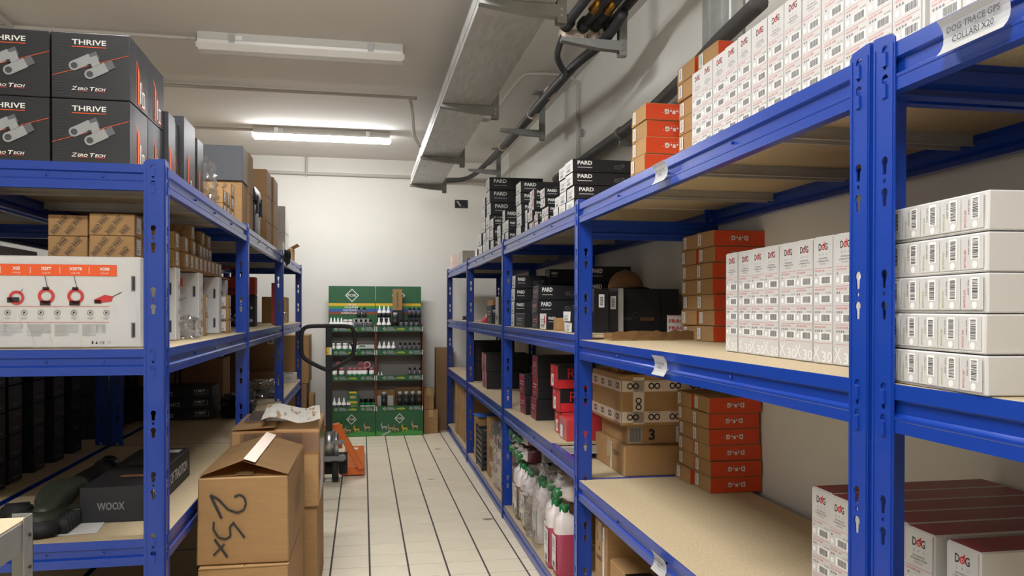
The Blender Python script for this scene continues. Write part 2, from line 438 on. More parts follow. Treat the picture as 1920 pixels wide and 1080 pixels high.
# ------------------------------------------------------------------ lamps
def lamp(y, on, label):
    root = bpy.data.objects.new('ceiling_lamp', None); COL.objects.link(root); root.location = (-.375, y, ZC); tag(root, label, 'lamp', 'tube lamps under the ceiling')
    bm = bmesh.new(); L = .635
    extrude_poly(bm, [(-.055, 0), (.055, 0), (.05, -.055), (-.05, -.055)], 'x', -L + .01, L - .01); fix(bm)
    hs = ob('housing', mesh_from(bm, 'housing', 'lampbody'), root)
    bm = bmesh.new(); extrude_poly(bm, [(-.066, -.05), (.066, -.05), (.064, -.068), (.042, -.105), (-.042, -.105), (-.064, -.068)], 'x', -L, L); fix(bm)
    bmesh.ops.bevel(bm, geom=[e for e in bm.edges if abs(e.verts[0].co.x - e.verts[1].co.x) < .001], offset=.012, segments=2, affect='EDGES')
    fix(bm)
    for fc in bm.faces: fc.material_index = 1 if fc.normal.z < -.3 else 0
    ob('diffuser', mesh_from(bm, 'diffuser', ['lampoff', on]), root)
    for x in (-.42, .42):
        for s in (-1, 1):
            bm = bmesh.new(); bx(bm, x - .018, x + .018, min(s * .056, s * .07), max(s * .056, s * .07), -.064, -.012)
            ob('clip', mesh_from(bm, 'clip', 'steel'), root)
    bm = bmesh.new(); bx(bm, -.44, -.36, -.0575, -.0555, -.045, -.015); ob('rating_sticker', mesh_from(bm, 'rating_sticker', 'paper'), root)
    bm = bmesh.new(); tube(bm, [(-L, 0, -.03), (-L - .05, 0, -.03)], .012, 8); ob('cable_gland', mesh_from(bm, 'cable_gland', 'conduit'), root)
    return root
lamp(5.13, 'lampoff', 'unlit white tube lamp on the ceiling, nearest in view')
lamp(7.62, 'lampon', 'glowing white tube lamp near the end wall')
lamp(2.64, 'lampnear', 'glowing tube lamp overhead, just above the top of the picture')
lamp(0.15, 'lampnear', 'glowing tube lamp overhead behind the camera')
# ------------------------------------------------------------------ generic goods
def carton(w, d, h, m='kraft', faces=None, bev=.002, jit=.0008, seed=1, flaps=False, name='carton'):
    """closed box, x and y centred, z from 0; faces = {'-y': material} overrides"""
    bm = bmesh.new(); names = [m]; F = faces or {}
    v = bx(bm, -w / 2, w / 2, -d / 2, d / 2, 0, h)
    bm.faces.ensure_lookup_table()
    for i, k in enumerate(('-z', '+z', '-y', '+x', '+y', '-x')):
        if k in F:
            if F[k] not in names: names.append(F[k])
            bm.faces[i].material_index = names.index(F[k])
    rg = random.Random(seed)
    for q in v:
        q.co.x += rg.uniform(-jit, jit); q.co.y += rg.uniform(-jit, jit)
        if q.co.z > 0: q.co.z -= rg.uniform(0, jit)
    if bev: bmesh.ops.bevel(bm, geom=bm.edges[:], offset=min(bev, h * .1), segments=1, affect='EDGES')
    if flaps:   # the two closing flaps meet with a slit
        t = .003
        for a, b in ((-w / 2 + .002, -.0015), (.0015, w / 2 - .002)): bx(bm, a, b, -d / 2 + .001, d / 2 - .001, h - .001, h + t * .6)
    return mesh_from(bm, name, names)
def base_rot(P): return -TH if P is PR else (-TL if P is PL else 0)
def PW_(x, y, z): return (x, y, z)
def item(name, label, cat, me, P, u, v, z, rz=0.0, group=None):
    o = ob(name, me, None, P(u, v, z), (0, 0, base_rot(P) + rz)); tag(o, label, cat, group); return o
ORD = ['', 'first', 'second', 'third', 'fourth', 'fifth', 'sixth', 'seventh', 'eighth', 'ninth', 'tenth', 'eleventh', 'twelfth', 'thirteenth', 'fourteenth', 'fifteenth']
def nth(k, n, up='bottom'):
    if k == 1: return up + 'most'
    if k == n: return {'bottom': 'topmost'}.get(up, 'last')
    return ORD[k] + ' from the ' + up
rj = random.Random(11)
def jig(a): return rj.uniform(-a, a)

# ---- white tall collar boxes: narrow printed end to the aisle
WB = (.46, .0805, .29)     # depth into shelf, width along shelf, height
def dog_logo(D, x, y, s):
    D.text('D', x - s * .75, y, s, 'ink', w=s * .7, bold=.02); D.text('G', x + s * .75, y, s, 'ink', w=s * .7, bold=.02)
    D.ring(x, y - s * .05, s * .42, s * .2, 'redp', 12); D.circ(x, y - s * .05, s * .12, 'redp', 8)
    D.poly([(x - s * .1, y + s * .3), (x + s * .45, y + s * .75), (x + s * .4, y + s * .2), (x + s * .2, y + s * .1)], 'redp')
    for i, c in enumerate('GPS'): D.text(c, x + (i - 1) * s * .85, y - s * 1.05, s * .3, 'inkg')
def white_end_print(name, big='X30'):
    D = Deco(); w, h = WB[1], WB[2]
    D.rect(-w / 2 + .003, -h / 2 + .003, w - .006, h - .006, 'whitef'); D.up()
    dog_logo(D, 0, h / 2 - .025, .016)
    for i, t in enumerate(('GPS TRACKING', '& TRAINING SYSTEM', 'FOR DOGS')): D.text(t, 0, h / 2 - .051 - i * .0062, .0034, 'ink' if i < 2 else 'inkg')
    y = h / 2 - .073
    for i in range(4):
        D.line([(-w / 2 + .006, y), (w / 2 - .006, y)], .0006, 'redp')
        D.text('DOG GPS X30' + ('', 'T', 'B', 'TB')[i], -w / 2 + .008, y - .006, .0042, 'redp', align='L')
        for q in range(i + 1): D.circ(-w / 2 + .012 + q * .008, y - .0145, .0028, 'inkg', 8)
        D.text('ID: 123 45', w / 2 - .008, y - .0135, .003, 'ink', align='R')
        D.circ(-w / 2 + .013, y - .029, .0062, 'paper', 12); D.rect(-w / 2 + .027, y - .037, .047, .019, 'paper')
        D.up(); D.barcode(-w / 2 + .035, y - .035, .034, .015); D.z -= .00025
        y -= .0425
    D.line([(-w / 2 + .006, y), (w / 2 - .006, y)], .0006, 'redp')
    D.line([(-.038, -h / 2 + .008), (-.016, -h / 2 + .040)], .0032, 'paper'); D.line([(-.036, -h / 2 + .038), (-.012, -h / 2 + .006)], .0032, 'paper')
    D.text(big[1:], .017, -h / 2 + .017, .024, 'paper', w=.040)
    return D.mesh(name)
wend = white_end_print('end_print')
wbox = [carton(*WB, 'white', {'+z': 'maroon', '+x': 'maroon'}, .003, .0006, s) for s in range(5)]
D = Deco()
D.rect(-.19, -.11, .24, .20, 'inkg'); D.up(); D.rect(-.17, -.07, .055, .14, 'inkd'); D.up(); D.rect(-.165, -.055, .045, .11, 'greybox'); D.rect(-.15, .0, .004, .03, 'ink')
for y in (.03, -.02):
    D.rect(-.06, y, .09, .032, 'ink'); D.up(); D.text('App Store' if y > 0 else 'Google Play', -.005, y + .016, .011, 'paper', w=.05); D.circ(-.048, y + .016, .008, 'paper', 10)
D.rect(-.11, -.09, .025, .05, 'ink')
wside = D.mesh('side_print')
D = Deco(); D.text('The complete GPS tracking system', 0, .012, .007, 'rose', w=.2); wtop = D.mesh('lid_print')
def white_box(k, u, v, z, label, group, side=False):
    o = item('collar_box', label, 'box', wbox[k % 5], PR, u + WB[0] / 2, v - WB[1] / 2, z, jig(.0012), group)
    put('end_print', wend, o, '-x', WB)
    if side: put('side_print', wside, o, '-y', WB)
    if z < 1: put('lid_print', wtop, o, '+z', WB)
    return o
zs = 1.2305 + .0005
for k in range(9):
    t = 'last, partly behind the twin posts' if k == 8 else ('first, beside the orange stack' if k == 0 else ORD[k + 1] + ' from the orange stack')
    white_box(k, .19 - k * .0045 + jig(.003), 2.163 - k * .0855, zs, 'white collar box on the middle right shelf, ' + t, 'white boxes on the middle right shelf')
zs = 1.7965
for k in range(15):
    t = 'first, beside the orange stack' if k == 0 else ORD[k + 1] + ' from the orange stack'
    v = 2.29 - k * .0822
    white_box(k + 2, .135 - k * .002 + jig(.003), v - (.012 if v - .082 < 1.21 else 0), zs, 'white collar box on the top right shelf, ' + t, 'white boxes on the top right shelf')
zs = .6465
for k in range(6):
    v = 1.691 - k * .0845
    if k >= 5: v -= .02
    t = ['leftmost of the low row', 'second from left in the low row', 'third in the low row, behind the posts', 'fourth in the low row, behind the posts', 'fifth in the low row', 'last of the low row, phone picture on its side'][k]
    white_box(k + 1, .18 + jig(.004), v, zs, 'red-lidded white box, ' + t, 'red-lidded white boxes on the low right shelf', side=(k == 5))

# ---- orange and kraft boxes
OB = (.215, .155, .0612)
obox = [carton(*OB, 'kraft', {'-y': 'orange', '+y': 'orange', '+x': 'kraft'}, .0018, .0015, s) for s in range(5)]
D = Deco()       # logo printed upside down
def owords(D, s):
    D.text('D', -1.35 * s, 0, s, 'paper', bold=.05, w=.8 * s, rot=PI); D.text('G', 1.35 * s, 0, s, 'paper', bold=.05, w=.8 * s, rot=PI)
    D.circ(0, .05 * s, .33 * s, 'paper', 10)
    for a in (-.45, -.15, .15, .45): D.circ(a * s * 1.2, s * (.62 if abs(a) > .3 else .72), .09 * s, 'paper', 6); 
    D.poly([(-.5 * s, -.1 * s), (-.3 * s, -.45 * s), (.3 * s, -.45 * s), (.5 * s, -.1 * s)], 'paper')
D2 = Deco()
# mirror left/right because the box is turned over
D2.text('D', .0265, 0, .019, 'paper', bold=.06, w=.018, rot=PI); D2.text('G', -.0265, 0, .019, 'paper', bold=.06, w=.018, rot=PI)
D2.circ(0, -.001, .0062, 'paper', 10); D2.circ(-.0115, .003, .0036, 'paper', 8); D2.circ(.0115, .003, .0036, 'paper', 8)
D2.poly([(-.008, -.004), (-.0045, -.0085), (.0045, -.0085), (.008, -.004)], 'paper')
for a in (-.02, -.01, 0, .01, .02): D2.circ(a, .0125 - abs(a) * .12, .0013, 'paper', 6)
D2.text('.', -.043, -.004, .003, 'paper')
ologo = D2.mesh('printed_logo')
D = Deco(); D.rect(-.015, -.022, .03, .044, 'paper'); D.up(); D.barcode(-.008, -.018, .014, .036, 'inkg', 9, vert=True); olab = D.mesh('barcode_label')
def orange_stack(u, v, z, n, where, group, k0=0):
    for k in range(n):
        o = item('receiver_box', ('orange-and-kraft box, %s of the ' % nth(k + 1, n)) + where, 'box', obox[(k + k0) % 5], PR, u + OB[0] / 2 + jig(.006), v + OB[1] / 2 + jig(.006), z + k * (OB[2] + .0006), jig(.02), group)
        put('printed_logo', ologo, o, '-y', OB); l = put('barcode_label', olab, o, '-x', OB); l.location.y = .045
orange_stack(.45, 2.815, 1.2315, 7, 'right-hand pile on the middle shelf', 'orange boxes on the middle right shelf')
orange_stack(.452, 2.975, 1.2315, 7, 'left-hand pile on the middle shelf', 'orange boxes on the middle right shelf', 2)
orange_stack(.438, 2.822, .6465, 6, 'right-hand pile on the low shelf', 'orange boxes on the low right shelf', 1)
orange_stack(.438, 2.982, .6465, 6, 'left-hand pile on the low shelf', 'orange boxes on the low right shelf', 3)
orange_stack(.128, 2.69, 1.7965, 5, 'front pile on the top shelf', 'orange boxes on the top right shelf', 4)
orange_stack(.25, 2.37, 1.7965, 7, 'tall pile behind white boxes', 'orange boxes on the top right shelf', 1)
orange_stack(.25, 2.53, 1.7965, 7, 'farther tall pile behind white boxes', 'orange boxes on the top right shelf', 2)

# ---- five flat white boxes on the near unit
FB = (.30, .255, .0575)
fbox = [carton(*FB, 'white', None, .002, .0012, s) for s in range(5)]
D = Deco()
for i in range(5):
    x = -.112 + i * .049
    D.rect(x - .012, -.024, .048, .048, 'whitef')
    D.up(); D.rect(x + .010, -.010, .018, .033, 'paper'); D.circ(x + .018, -.0175, .0055, 'paper', 12); D.up()
    D.barcode(x + .013, -.008, .012, .029, 'ink', 11, vert=True)
    D.text('MOD. X30-R', x + .005, .008, .0028, 'ink', rot=-PI / 2); D.text('GPS COLLAR', x - .003, -.008, .004, 'redp' if i == 4 else 'lime', rot=-PI / 2, w=.026)
    D.z -= .0005
fpr = D.mesh('end_print')
D = Deco(); D.poly([(.03 + .016 * math.cos(a), -FB[2] / 2 + .001 + .016 * math.sin(a)) for a in [PI * k / 10 for k in range(11)]], 'inkg'); fno = D.mesh('thumb_notch')
for k in range(5):
    o = item('accessory_box', 'flat white box with barcodes, %s of the five-box stack' % nth(k + 1, 5), 'box', fbox[k], PR, .158 + k * .002, .942 + FB[1] / 2 - (4 - k) * .0015, 1.2315 + k * .0584, -.085 + jig(.008), 'flat white boxes on the near right unit')
    put('end_print', fpr, o, '-x', FB); put('thumb_notch', fno, o, '-y', FB)

# ---- shelf-edge signs (bent card, hung on the beams)
def edge_sign(v, z, w, h, lines, label, ts):
    bm = bmesh.new(); n = 6; row = []
    for i in range(n + 1):
        t = i / n; y = h * (t - .5); x = -.006 - .012 * (1 - math.sin(PI * t)) * (.35 + .65 * abs(t - .5) * 2)
        row.append((x, y))
    for s in (0, 1):
        pass
    A = [bm.verts.new((x, w / 2, y)) for x, y in row] ; B = [bm.verts.new((x, -w / 2, y)) for x, y in row]
    for i in range(n): bm.faces.new((A[i], B[i], B[i + 1], A[i + 1]))
    r = bmesh.ops.solidify(bm, geom=bm.faces[:], thickness=.0012)
    fix(bm)
    o = item('shelf_sign', label, 'sign', mesh_from(bm, 'shelf_sign', 'paper'), PR, .0, v, z)
    D = Deco()
    for k, t in enumerate(lines): D.text(t, 0, (len(lines) - 1) * ts * .85 - k * ts * 1.7, ts, 'ink', bold=.012)
    ob('lettering', D.mesh('lettering'), o, (-.0112, 0, 0), (PI / 2, 0, -PI / 2))
    return o
edge_sign(.969, 1.757, .125, .052, ['DOG TRACE GPS', 'COLLARI X20'], 'large white two-line shelf sign on the nearest top right beam', .0095)
edge_sign(2.182, 1.757, .10, .058, ['DOG TRACE GPS', 'X 30'], 'small white shelf sign on the top right beam', .007)
edge_sign(2.182, 1.190, .10, .058, ['DOG TRACE GPS', 'X 30T'], 'small white shelf sign on the middle right beam', .007)
edge_sign(2.182, .605, .10, .058, ['DOG TRACE GPS', 'X 30 B'], 'small white shelf sign on the low right beam', .007)
# ------------------------------------------------------------------ right run, bays two to four
def scope_art(D, x, y, s, k='inkg'):
    D.line([(x - s, y + s * .1), (x + s * .6, y + s * .45), (x + s * .7, y + s * .1), (x - s * .9, y - s * .3), (x - s, y + s * .1)], s * .05, k)
    D.ring(x - s * .75, y - s * .05, s * .32, s * .06, k, 12); D.ring(x + s * .62, y + s * .25, s * .24, s * .06, k, 12)
    D.line([(x - s * .3, y - s * .2), (x - s * .2, y - s * .5), (x + s * .4, y - s * .3), (x + s * .35, y - s * .02)], s * .05, k)
_pk = {}
def opt_box(dims, art=True, word='PARD', end='paper', body='black', spot=False):
    k = (dims, art, word, end, body, spot)
    if k not in _pk:
        w, d, h = dims; me = carton(w, d, h, body, {'-x': end} if end else None, .002, .0012, int(w * 1000 + h * 777))
        D = Deco(); s = min(h * .30, w * .1)
        if word:
            D.text(word, -w / 2 + w * .08, h * .2, s, 'paper', bold=.03, align='L', w=w * .24); D.rect(-w / 2 + w * .08, h * .2 - s * 1.25, w * .24, s * .16, 'inkl')
        if art: scope_art(D, w * .28, -h * .05, min(h * .42, w * .2))
        a = D.mesh('front_print') if (word or art) else (D.bm.free() or None)
        D = Deco()
        D.rect(-d * .3, h * .12, d * .6, h * .04, 'inkl'); D.rect(-d * .3, -h * .02, d * .5, h * .04, 'inkl'); D.barcode(-d * .28, -h * .36, d * .5, h * .2, 'inkg', 7)
        if spot: D.circ(d * .28, h * .1, min(d, h) * .13, 'redp', 10, ry=h * .3)
        b = D.mesh('end_label') if end else (D.bm.free() or None)
        _pk[k] = (me, a, b)
    return _pk[k]
def opt_stack(u, v, z, dims, rows, where, group, art=True, word='PARD', end='paper', body='black', spot=False, name='optics_box', desc='white-ended black box', j=.006):
    me, a, b = opt_box(dims, art, word, end, body, spot); w, d, h = dims; out = []
    for k in range(rows):
        t = ', ' + where if rows == 1 else ', %s of the %s' % (nth(k + 1, rows), where)
        o = item(name, desc + t, 'box', me, PR, u + w / 2 + jig(j), v + d / 2 + jig(j * .5), z + k * (h + .0006), jig(.02), group)
        if a: put('front_print', a, o, '-y', dims)
        if b: put('end_label', b, o, '-x', dims)
        out.append(o)
    return out
ZT, ZM, ZL, ZB = 1.797, 1.252, .717, .087
G = 'boxes on the top right shelf beyond the near bay'
opt_stack(.05, 3.41, ZT, (.285, .135, .0595), 4, 'large pile by bay post', G)
opt_stack(.05, 3.55, ZT, (.285, .125, .0585), 4, 'second large pile by bay post', G)
opt_stack(.05, 3.685, ZT, (.20, .09, .056), 2, 'low pile behind the large piles', G, art=False)
opt_stack(.045, 3.88, ZT, (.14, .085, .043), 2, 'tiny pile before the film-wrapped tower', G, art=False, spot=True)
opt_stack(.055, 4.00, ZT, (.21, .10, .0495), 4, 'narrow tower with red end spots', G, spot=True)
opt_stack(.045, 4.12, ZT, (.16, .10, .040), 2, 'tiny pile with red end spots', G, art=False, spot=True)
opt_stack(.05, 4.29, ZT, (.22, .13, .0590), 4, 'mid-row tower', G, spot=True)
opt_stack(.05, 4.45, ZT, (.12, .07, .072), 2, 'slim pile in mid row', G, art=False)
opt_stack(.05, 4.64, ZT, (.30, .15, .0670), 5, 'five-box tower in mid row', G)
opt_stack(.04, 5.06, ZT, (.14, .13, .077), 2, 'short pile after the third post', G, art=False)
opt_stack(.05, 5.25, ZT, (.24, .09, .080), 3, 'thin tower after the third post', G, art=False)
opt_stack(.05, 5.43, ZT, (.16, .14, .080), 2, 'low pile before the tall tower', G, art=False)
opt_stack(.045, 5.70, ZT, (.18, .16, .080), 3, 'pile right before the tall tower', G, art=False)
opt_stack(.055, 5.93, ZT, (.42, .19, .0960), 6, 'tallest black tower', G)
opt_stack(.05, 6.14, ZT, (.34, .15, .0900), 5, 'tower behind the tallest', G, art=False)
opt_stack(.05, 6.33, ZT, (.22, .2, .0930), 2, 'far low pile', G, art=False)
item('carton', 'small black box before the far grey carton', 'box', carton(.2, .16, .085, 'black', {'-x': 'paper'}), PR, .16, 6.76, ZT)
item('carton', 'pale grey carton on the far right top shelf', 'box', carton(.16, .3, .14, 'greybox', flaps=True), PR, .12, 7.75, ZT)
item('carton', 'pale pink carton on the far right top shelf, lower one', 'box', carton(.15, .25, .062, 'pink'), PR, .09, 8.45, ZT)
item('carton', 'pale pink carton on the far right top shelf, upper one', 'box', carton(.15, .25, .085, 'pink'), PR, .09, 8.45, ZT + .063)
# clear wrap round one tower
def crumple(bm, amp, sc, seed=0):
    o = Vector((seed * 3.1, seed * 1.7, seed * .9))
    for v in bm.verts:
        n = v.co.normalized() if v.co.length > 1e-6 else Vector((0, 0, 1))
        a = 1 - 2 * abs(noise.noise(v.co * sc + o)) - abs(noise.noise(v.co * sc * 2.7 + o)) - .6 * abs(noise.noise(v.co * sc * 6 + o))
        v.co += n * (a - .3) * amp + noise.noise_vector(v.co * sc * 3 + o) * amp * .25
def bag_mesh(w, d, h, amp, sc, seed, m='film', sub=4, flat=True):
    bm = bmesh.new(); bmesh.ops.create_icosphere(bm, subdivisions=sub, radius=.5)
    for v in bm.verts:   # squarish lump
        c = v.co; k = .5 / max(abs(c.x), abs(c.y), abs(c.z)); t = .45
        v.co = c * (1 - t) + c * k * t
    crumple(bm, amp / max(w, d, h), sc, seed)
    for v in bm.verts:
        v.co = Vector((v.co.x * w, v.co.y * d, (v.co.z + .5) * h))
        if flat and v.co.z < 0: v.co.z = 0
    return mesh_from(bm, 'bag', m, False)

G = 'boxes on the middle right shelf of the second bay'
opt_stack(.05, 4.86, ZM, (.20, .11, .0800), 4, 'left pile on the mid shelf', G)
opt_stack(.27, 4.80, ZM, (.16, .14, .0900), 4, 'back left pile on the mid shelf', G, art=False, end='blackm')
opt_stack(.05, 4.52, ZM, (.10, .28, .0830), 1, 'lone dark box before the left pile', G, art=False, word=None, end='blackm')
opt_stack(.06, 4.18, ZM, (.24, .17, .0790), 3, 'scope pile on the mid shelf', G, end='blackm', spot=True)
opt_stack(.32, 4.10, ZM, (.24, .17, .0850), 4, 'back scope pile on the mid shelf', G, end='blackm')
opt_stack(.05, 3.98, ZM, (.16, .15, .0850), 1, 'single box before the scope pile', G, art=False, spot=True)
opt_stack(.05, 3.44, ZM, (.10, .14, .0480), 2, 'low pile beside the bay post', G, art=False, word=None)
item('carton', 'small kraft carton between black boxes', 'box', carton(.10, .10, .06, 'kraft', flaps=True), PR, .13, 3.87, ZM)
for k, (u, v, w, d, h, m, lb) in enumerate([(.15, 3.42, .07, .12, .20, 'black', 'first slim black box standing left of the rifle-scope boxes'), (.225, 3.46, .055, .12, .19, 'blackm', 'second slim black box standing left of the rifle-scope boxes')]):
    o = item('optics_box', lb, 'box', carton(w, d, h, m, None), PR, u + w / 2, v + d / 2, ZM); D = Deco(); D.rect(-.012, -.03, .026, .06, 'paper'); D.up(); D.barcode(-.006, -.02, .014, .04, 'ink', 8, vert=True); put('label', D.mesh('label'), o, '-y', (w, d, h)).location.z = h * .72
o = item('optics_box', 'slim white-lidded box beside the rifle-scope boxes', 'box', carton(.028, .12, .205, 'blackm', {'-y': 'greybox', '+z': 'greybox'}), PR, .291, 3.52, ZM)
for k, (u, w, lb) in enumerate([(.308, .215, 'left of the two dark boxes printed with a rifle scope'), (.526, .085, 'right of the two dark boxes printed with a rifle scope')]):
    dm = (w, .3, .205); o = item('scope_box', lb, 'box', carton(*dm, 'blackm', None, .002, .0005), PR, u + w / 2, 3.70, ZM)
    D = Deco(); D.line([(-w / 2, .02), (w / 2, .02)], .0008, 'inkd'); scope_art(D, .02 if k == 0 else .01, -.02, .055 if k == 0 else .03, 'inkd'); D.rect(.0, -.05, .07 if k == 0 else .02, .016, 'tan')
    if k == 0: D.text('GUIDE', -.065, -.04, .011, 'inkg')
    put('printed_scope', D.mesh('printed_scope'), o, '-y', dm)
# brown cap lying on the scope boxes
bm = bmesh.new(); n = 16
rings = []
for i in range(8):
    t = i / 7; r = math.cos(t * PI / 2 * .98); z = .095 * math.sin(t * PI / 2)
    rings.append([bm.verts.new((.085 * r * math.cos(2 * PI * k / n), .10 * r * math.sin(2 * PI * k / n), z)) for k in range(n)])
for i in range(7):
    for k in range(n): bm.faces.new((rings[i][k], rings[i][(k + 1) % n], rings[i + 1][(k + 1) % n], rings[i + 1][k])).smooth = True
bm.faces.new(rings[0][::-1]); bm.faces.new(rings[-1])
cap = item('cap', 'brown cloth cap lying on the rifle-scope boxes', 'cap', mesh_from(bm, 'crown', 'tan'), PR, .40, 3.72, ZM + .2055, .2)
bm = bmesh.new(); pts = [(.075 * math.cos(a), -.095 * math.sin(a)) for a in [PI * k / 10 for k in range(11)]]; out = [(.080 * math.cos(a), -.07 - .095 * math.sin(a)) for a in [PI * k / 10 for k in range(11)]]
A = [bm.verts.new((x, y * .95, .004)) for x, y in pts]; B = [bm.verts.new((x, y, .002 + .006 * (1 - abs(x) / .08))) for x, y in out]
for k in range(10): bm.faces.new((A[k], A[k + 1], B[k + 1], B[k]))
bmesh.ops.solidify(bm, geom=bm.faces[:], thickness=.003); fix(bm); ob('peak', mesh_from(bm, 'peak', 'tan'), cap)
bm = bmesh.new(); tube(bm, [(0, 0, .092), (0, 0, .1)], .006, 8); ob('button', mesh_from(bm, 'button', 'tan'), cap)
# torn card tray at the end of the near bay shelf
tr = bpy.data.objects.new('card_tray', None); COL.objects.link(tr); tr.location = PR(.33, 3.065, 1.2315); tr.rotation_euler = (0, 0, -TH + .01); tag(tr, 'torn shallow cardboard tray at the end of the middle shelf', 'tray')
def torn(L, h, seed, m='kraft', t=.004):
    rg = random.Random(seed); bm = bmesh.new(); n = 16; top = [h * rg.uniform(.7, 1.05) for _ in range(n + 1)]
    A = [bm.verts.new((-L / 2 + L * i / n, 0, 0)) for i in range(n + 1)]; B = [bm.verts.new((-L / 2 + L * i / n, rg.uniform(-.002, .002), top[i])) for i in range(n + 1)]
    for i in range(n): bm.faces.new((A[i], A[i + 1], B[i + 1], B[i]))
    bmesh.ops.solidify(bm, geom=bm.faces[:], thickness=t); fix(bm); return mesh_from(bm, 'wall', m)
ob('tray_floor', box_mesh('tray_floor', -.23, .2, -.05, .05, 0, .003, 'kraft'), tr)
ob('tray_wall', torn(.42, .042, 3), tr, (-.01, -.05, 0)); ob('tray_wall', torn(.42, .036, 4), tr, (-.01, .05, 0)); ob('tray_wall', torn(.1, .033, 5), tr, (-.225, 0, 0), (0, 0, PI / 2))
o = item('fragile_card', 'white and red FRAGILE card leaning by the orange boxes', 'card', box_mesh('fragile_card', -.06, .06, -.0012, .0012, 0, .08, 'paper'), PR, .47, 3.135 - .125, 1.2375 + .0, -.03)
o.location = PR(.475, 3.20, 1.2525); D = Deco()
for y in (.05, .02): D.text('FRAGILE', 0, y - .035, .016, 'redp', w=.105, bold=.02)
D.line([(-.058, .038), (.058, .038)], .002, 'redp'); D.line([(-.058, -.038), (.058, -.038)], .002, 'redp')
put('lettering', D.mesh('lettering'), o, '-y', (.12, .0024, .08))
# third and fourth bay, middle shelf
opt_stack(.05, 5.50, ZM, (.13, .17, .2000), 1, 'tall, just past the third post', 'dark boxes on the far middle shelf', art=False, word=None, end='greybox')
opt_stack(.05, 5.78, ZM, (.13, .26, .1400), 1, 'lower, past the tall one', 'dark boxes on the far middle shelf', art=False, end='blackm')
item('carton', 'kraft carton at the back of the far middle shelf', 'box', carton(.30, .35, .20, 'kraft', flaps=True), PR, .42, 7.3, ZM)
bm = bmesh.new(); extrude_poly(bm, [(-.06, 0), (.05, 0), (.06, .07), (.035, .085), (-.05, .03)], 'y', -.09, .09); fix(bm); bmesh.ops.bevel(bm, geom=bm.edges[:], offset=.006, segments=2, affect='EDGES')
o = item('tape_dispenser', 'red tape dispenser on the far middle shelf', 'dispenser', mesh_from(bm, 'dispenser', 'red'), PR, .13, 6.45, ZM)
bm = bmesh.new(); tube(bm, [(0, -.02, .05), (0, .02, .05)], .03, 12); ob('tape_roll', mesh_from(bm, 'tape_roll', 'tapew'), o)
bm = bmesh.new()
for i in range(9):
    pass
G_ = [[bm.verts.new((x * .05 - .15, y * .05 - .15, .03 + .05 * math.sin(x * .5) * .5 + .04 * (x / 6) ** 2)) for y in range(7)] for x in range(7)]
for x in range(6):
    for y in range(6): bm.faces.new((G_[x][y], G_[x + 1][y], G_[x + 1][y + 1], G_[x][y + 1])).smooth = True
bmesh.ops.solidify(bm, geom=bm.faces[:], thickness=.006); fix(bm)
item('paper_pile', 'curled white papers on the far middle shelf', 'paper', mesh_from(bm, 'paper_pile', 'paper'), PR, .22, 6.85, ZM - .028)
bm = bmesh.new(); rg = random.Random(3); pts = [(rg.uniform(-.05, .05), -.25 + .5 * i / 16, .015 + rg.uniform(0, .03)) for i in range(17)]; tube(bm, smoothpath(pts, 3), .008, 6)
item('cable', 'tangled black cable at the edge of the far middle shelf', 'cable', mesh_from(bm, 'cable', 'rubber'), PR, .08, 7.6, ZM - .004)

# low shelf of bays two and three: dark boxes with red ends in film
G = 'red-ended dark boxes on the low right shelf'
opt_stack(.10, 4.40, ZL, (.34, .16, .1240), 3, 'film-wrapped pile, middle of low shelf', G, art=False, word=None, end='maroon', desc='dark red-ended box')
opt_stack(.08, 4.66, ZL, (.20, .16, .1200), 2, 'small pile left of the wrapped pile', G, art=False, word=None, end='maroon', desc='dark red-ended box')
opt_stack(.08, 6.25, ZL, (.36, .12, .1400), 2, 'pile past the third post', G, art=False, word=None, end='rose', desc='dark rose-ended box')
opt_stack(.08, 6.39, ZL, (.36, .12, .1420), 2, 'back pile past the third post', G, art=False, word=None, end='rose', desc='dark rose-ended box')
opt_stack(.05, 7.0, ZL, (.40, .22, .1800), 2, 'pile past the fourth post', G, art=False, word=None, end='rose', desc='dark rose-ended box')
for k, (h, bm_, em, lb) in enumerate([(.118, 'redp', 'redp', 'bottom'), (.118, 'black', 'redp', 'middle'), (.118, 'black', 'red', 'top')]):
    dm = (.2, .17, h); o = item('product_box', 'red and black box, %s of the pile beside the bay post' % lb, 'box', carton(*dm, bm_, {'-x': em}), PR, .11 + .1 - k * .012, 3.84 + .085, ZL + k * .1188, 0, 'red boxes on the low right shelf')
    D = Deco(); D.rect(-.055, -.05, .05, .06, 'paper'); D.up(); D.rect(-.03, -.035, .012, .03, 'ink'); D.text('R', -.04, .035, .018, 'paper'); put('end_label', D.mesh('end_label'), o, '-x', dm)
    D = Deco(); D.rect(-.099, -.057, .198, .045, 'red') if k else D.rect(-.09, .0, .1, .004, 'rose'); D.up(); D.text('R' if k else 'RWS', -.03, .02, .05 if k else .02, 'red' if k else 'rose'); put('front_print', D.mesh('front_print'), o, '-y', dm)
dm = (.2, .15, .105); o = item('product_box', 'rose-red box nearest the bay post on the low shelf', 'box', carton(*dm, 'redp', {'-x': 'rose'}), PR, .19, 3.75, ZL, 0, 'red boxes on the low right shelf')
D = Deco(); D.rect(-.05, -.045, .05, .06, 'paper'); put('end_label', D.mesh('end_label'), o, '-x', dm)
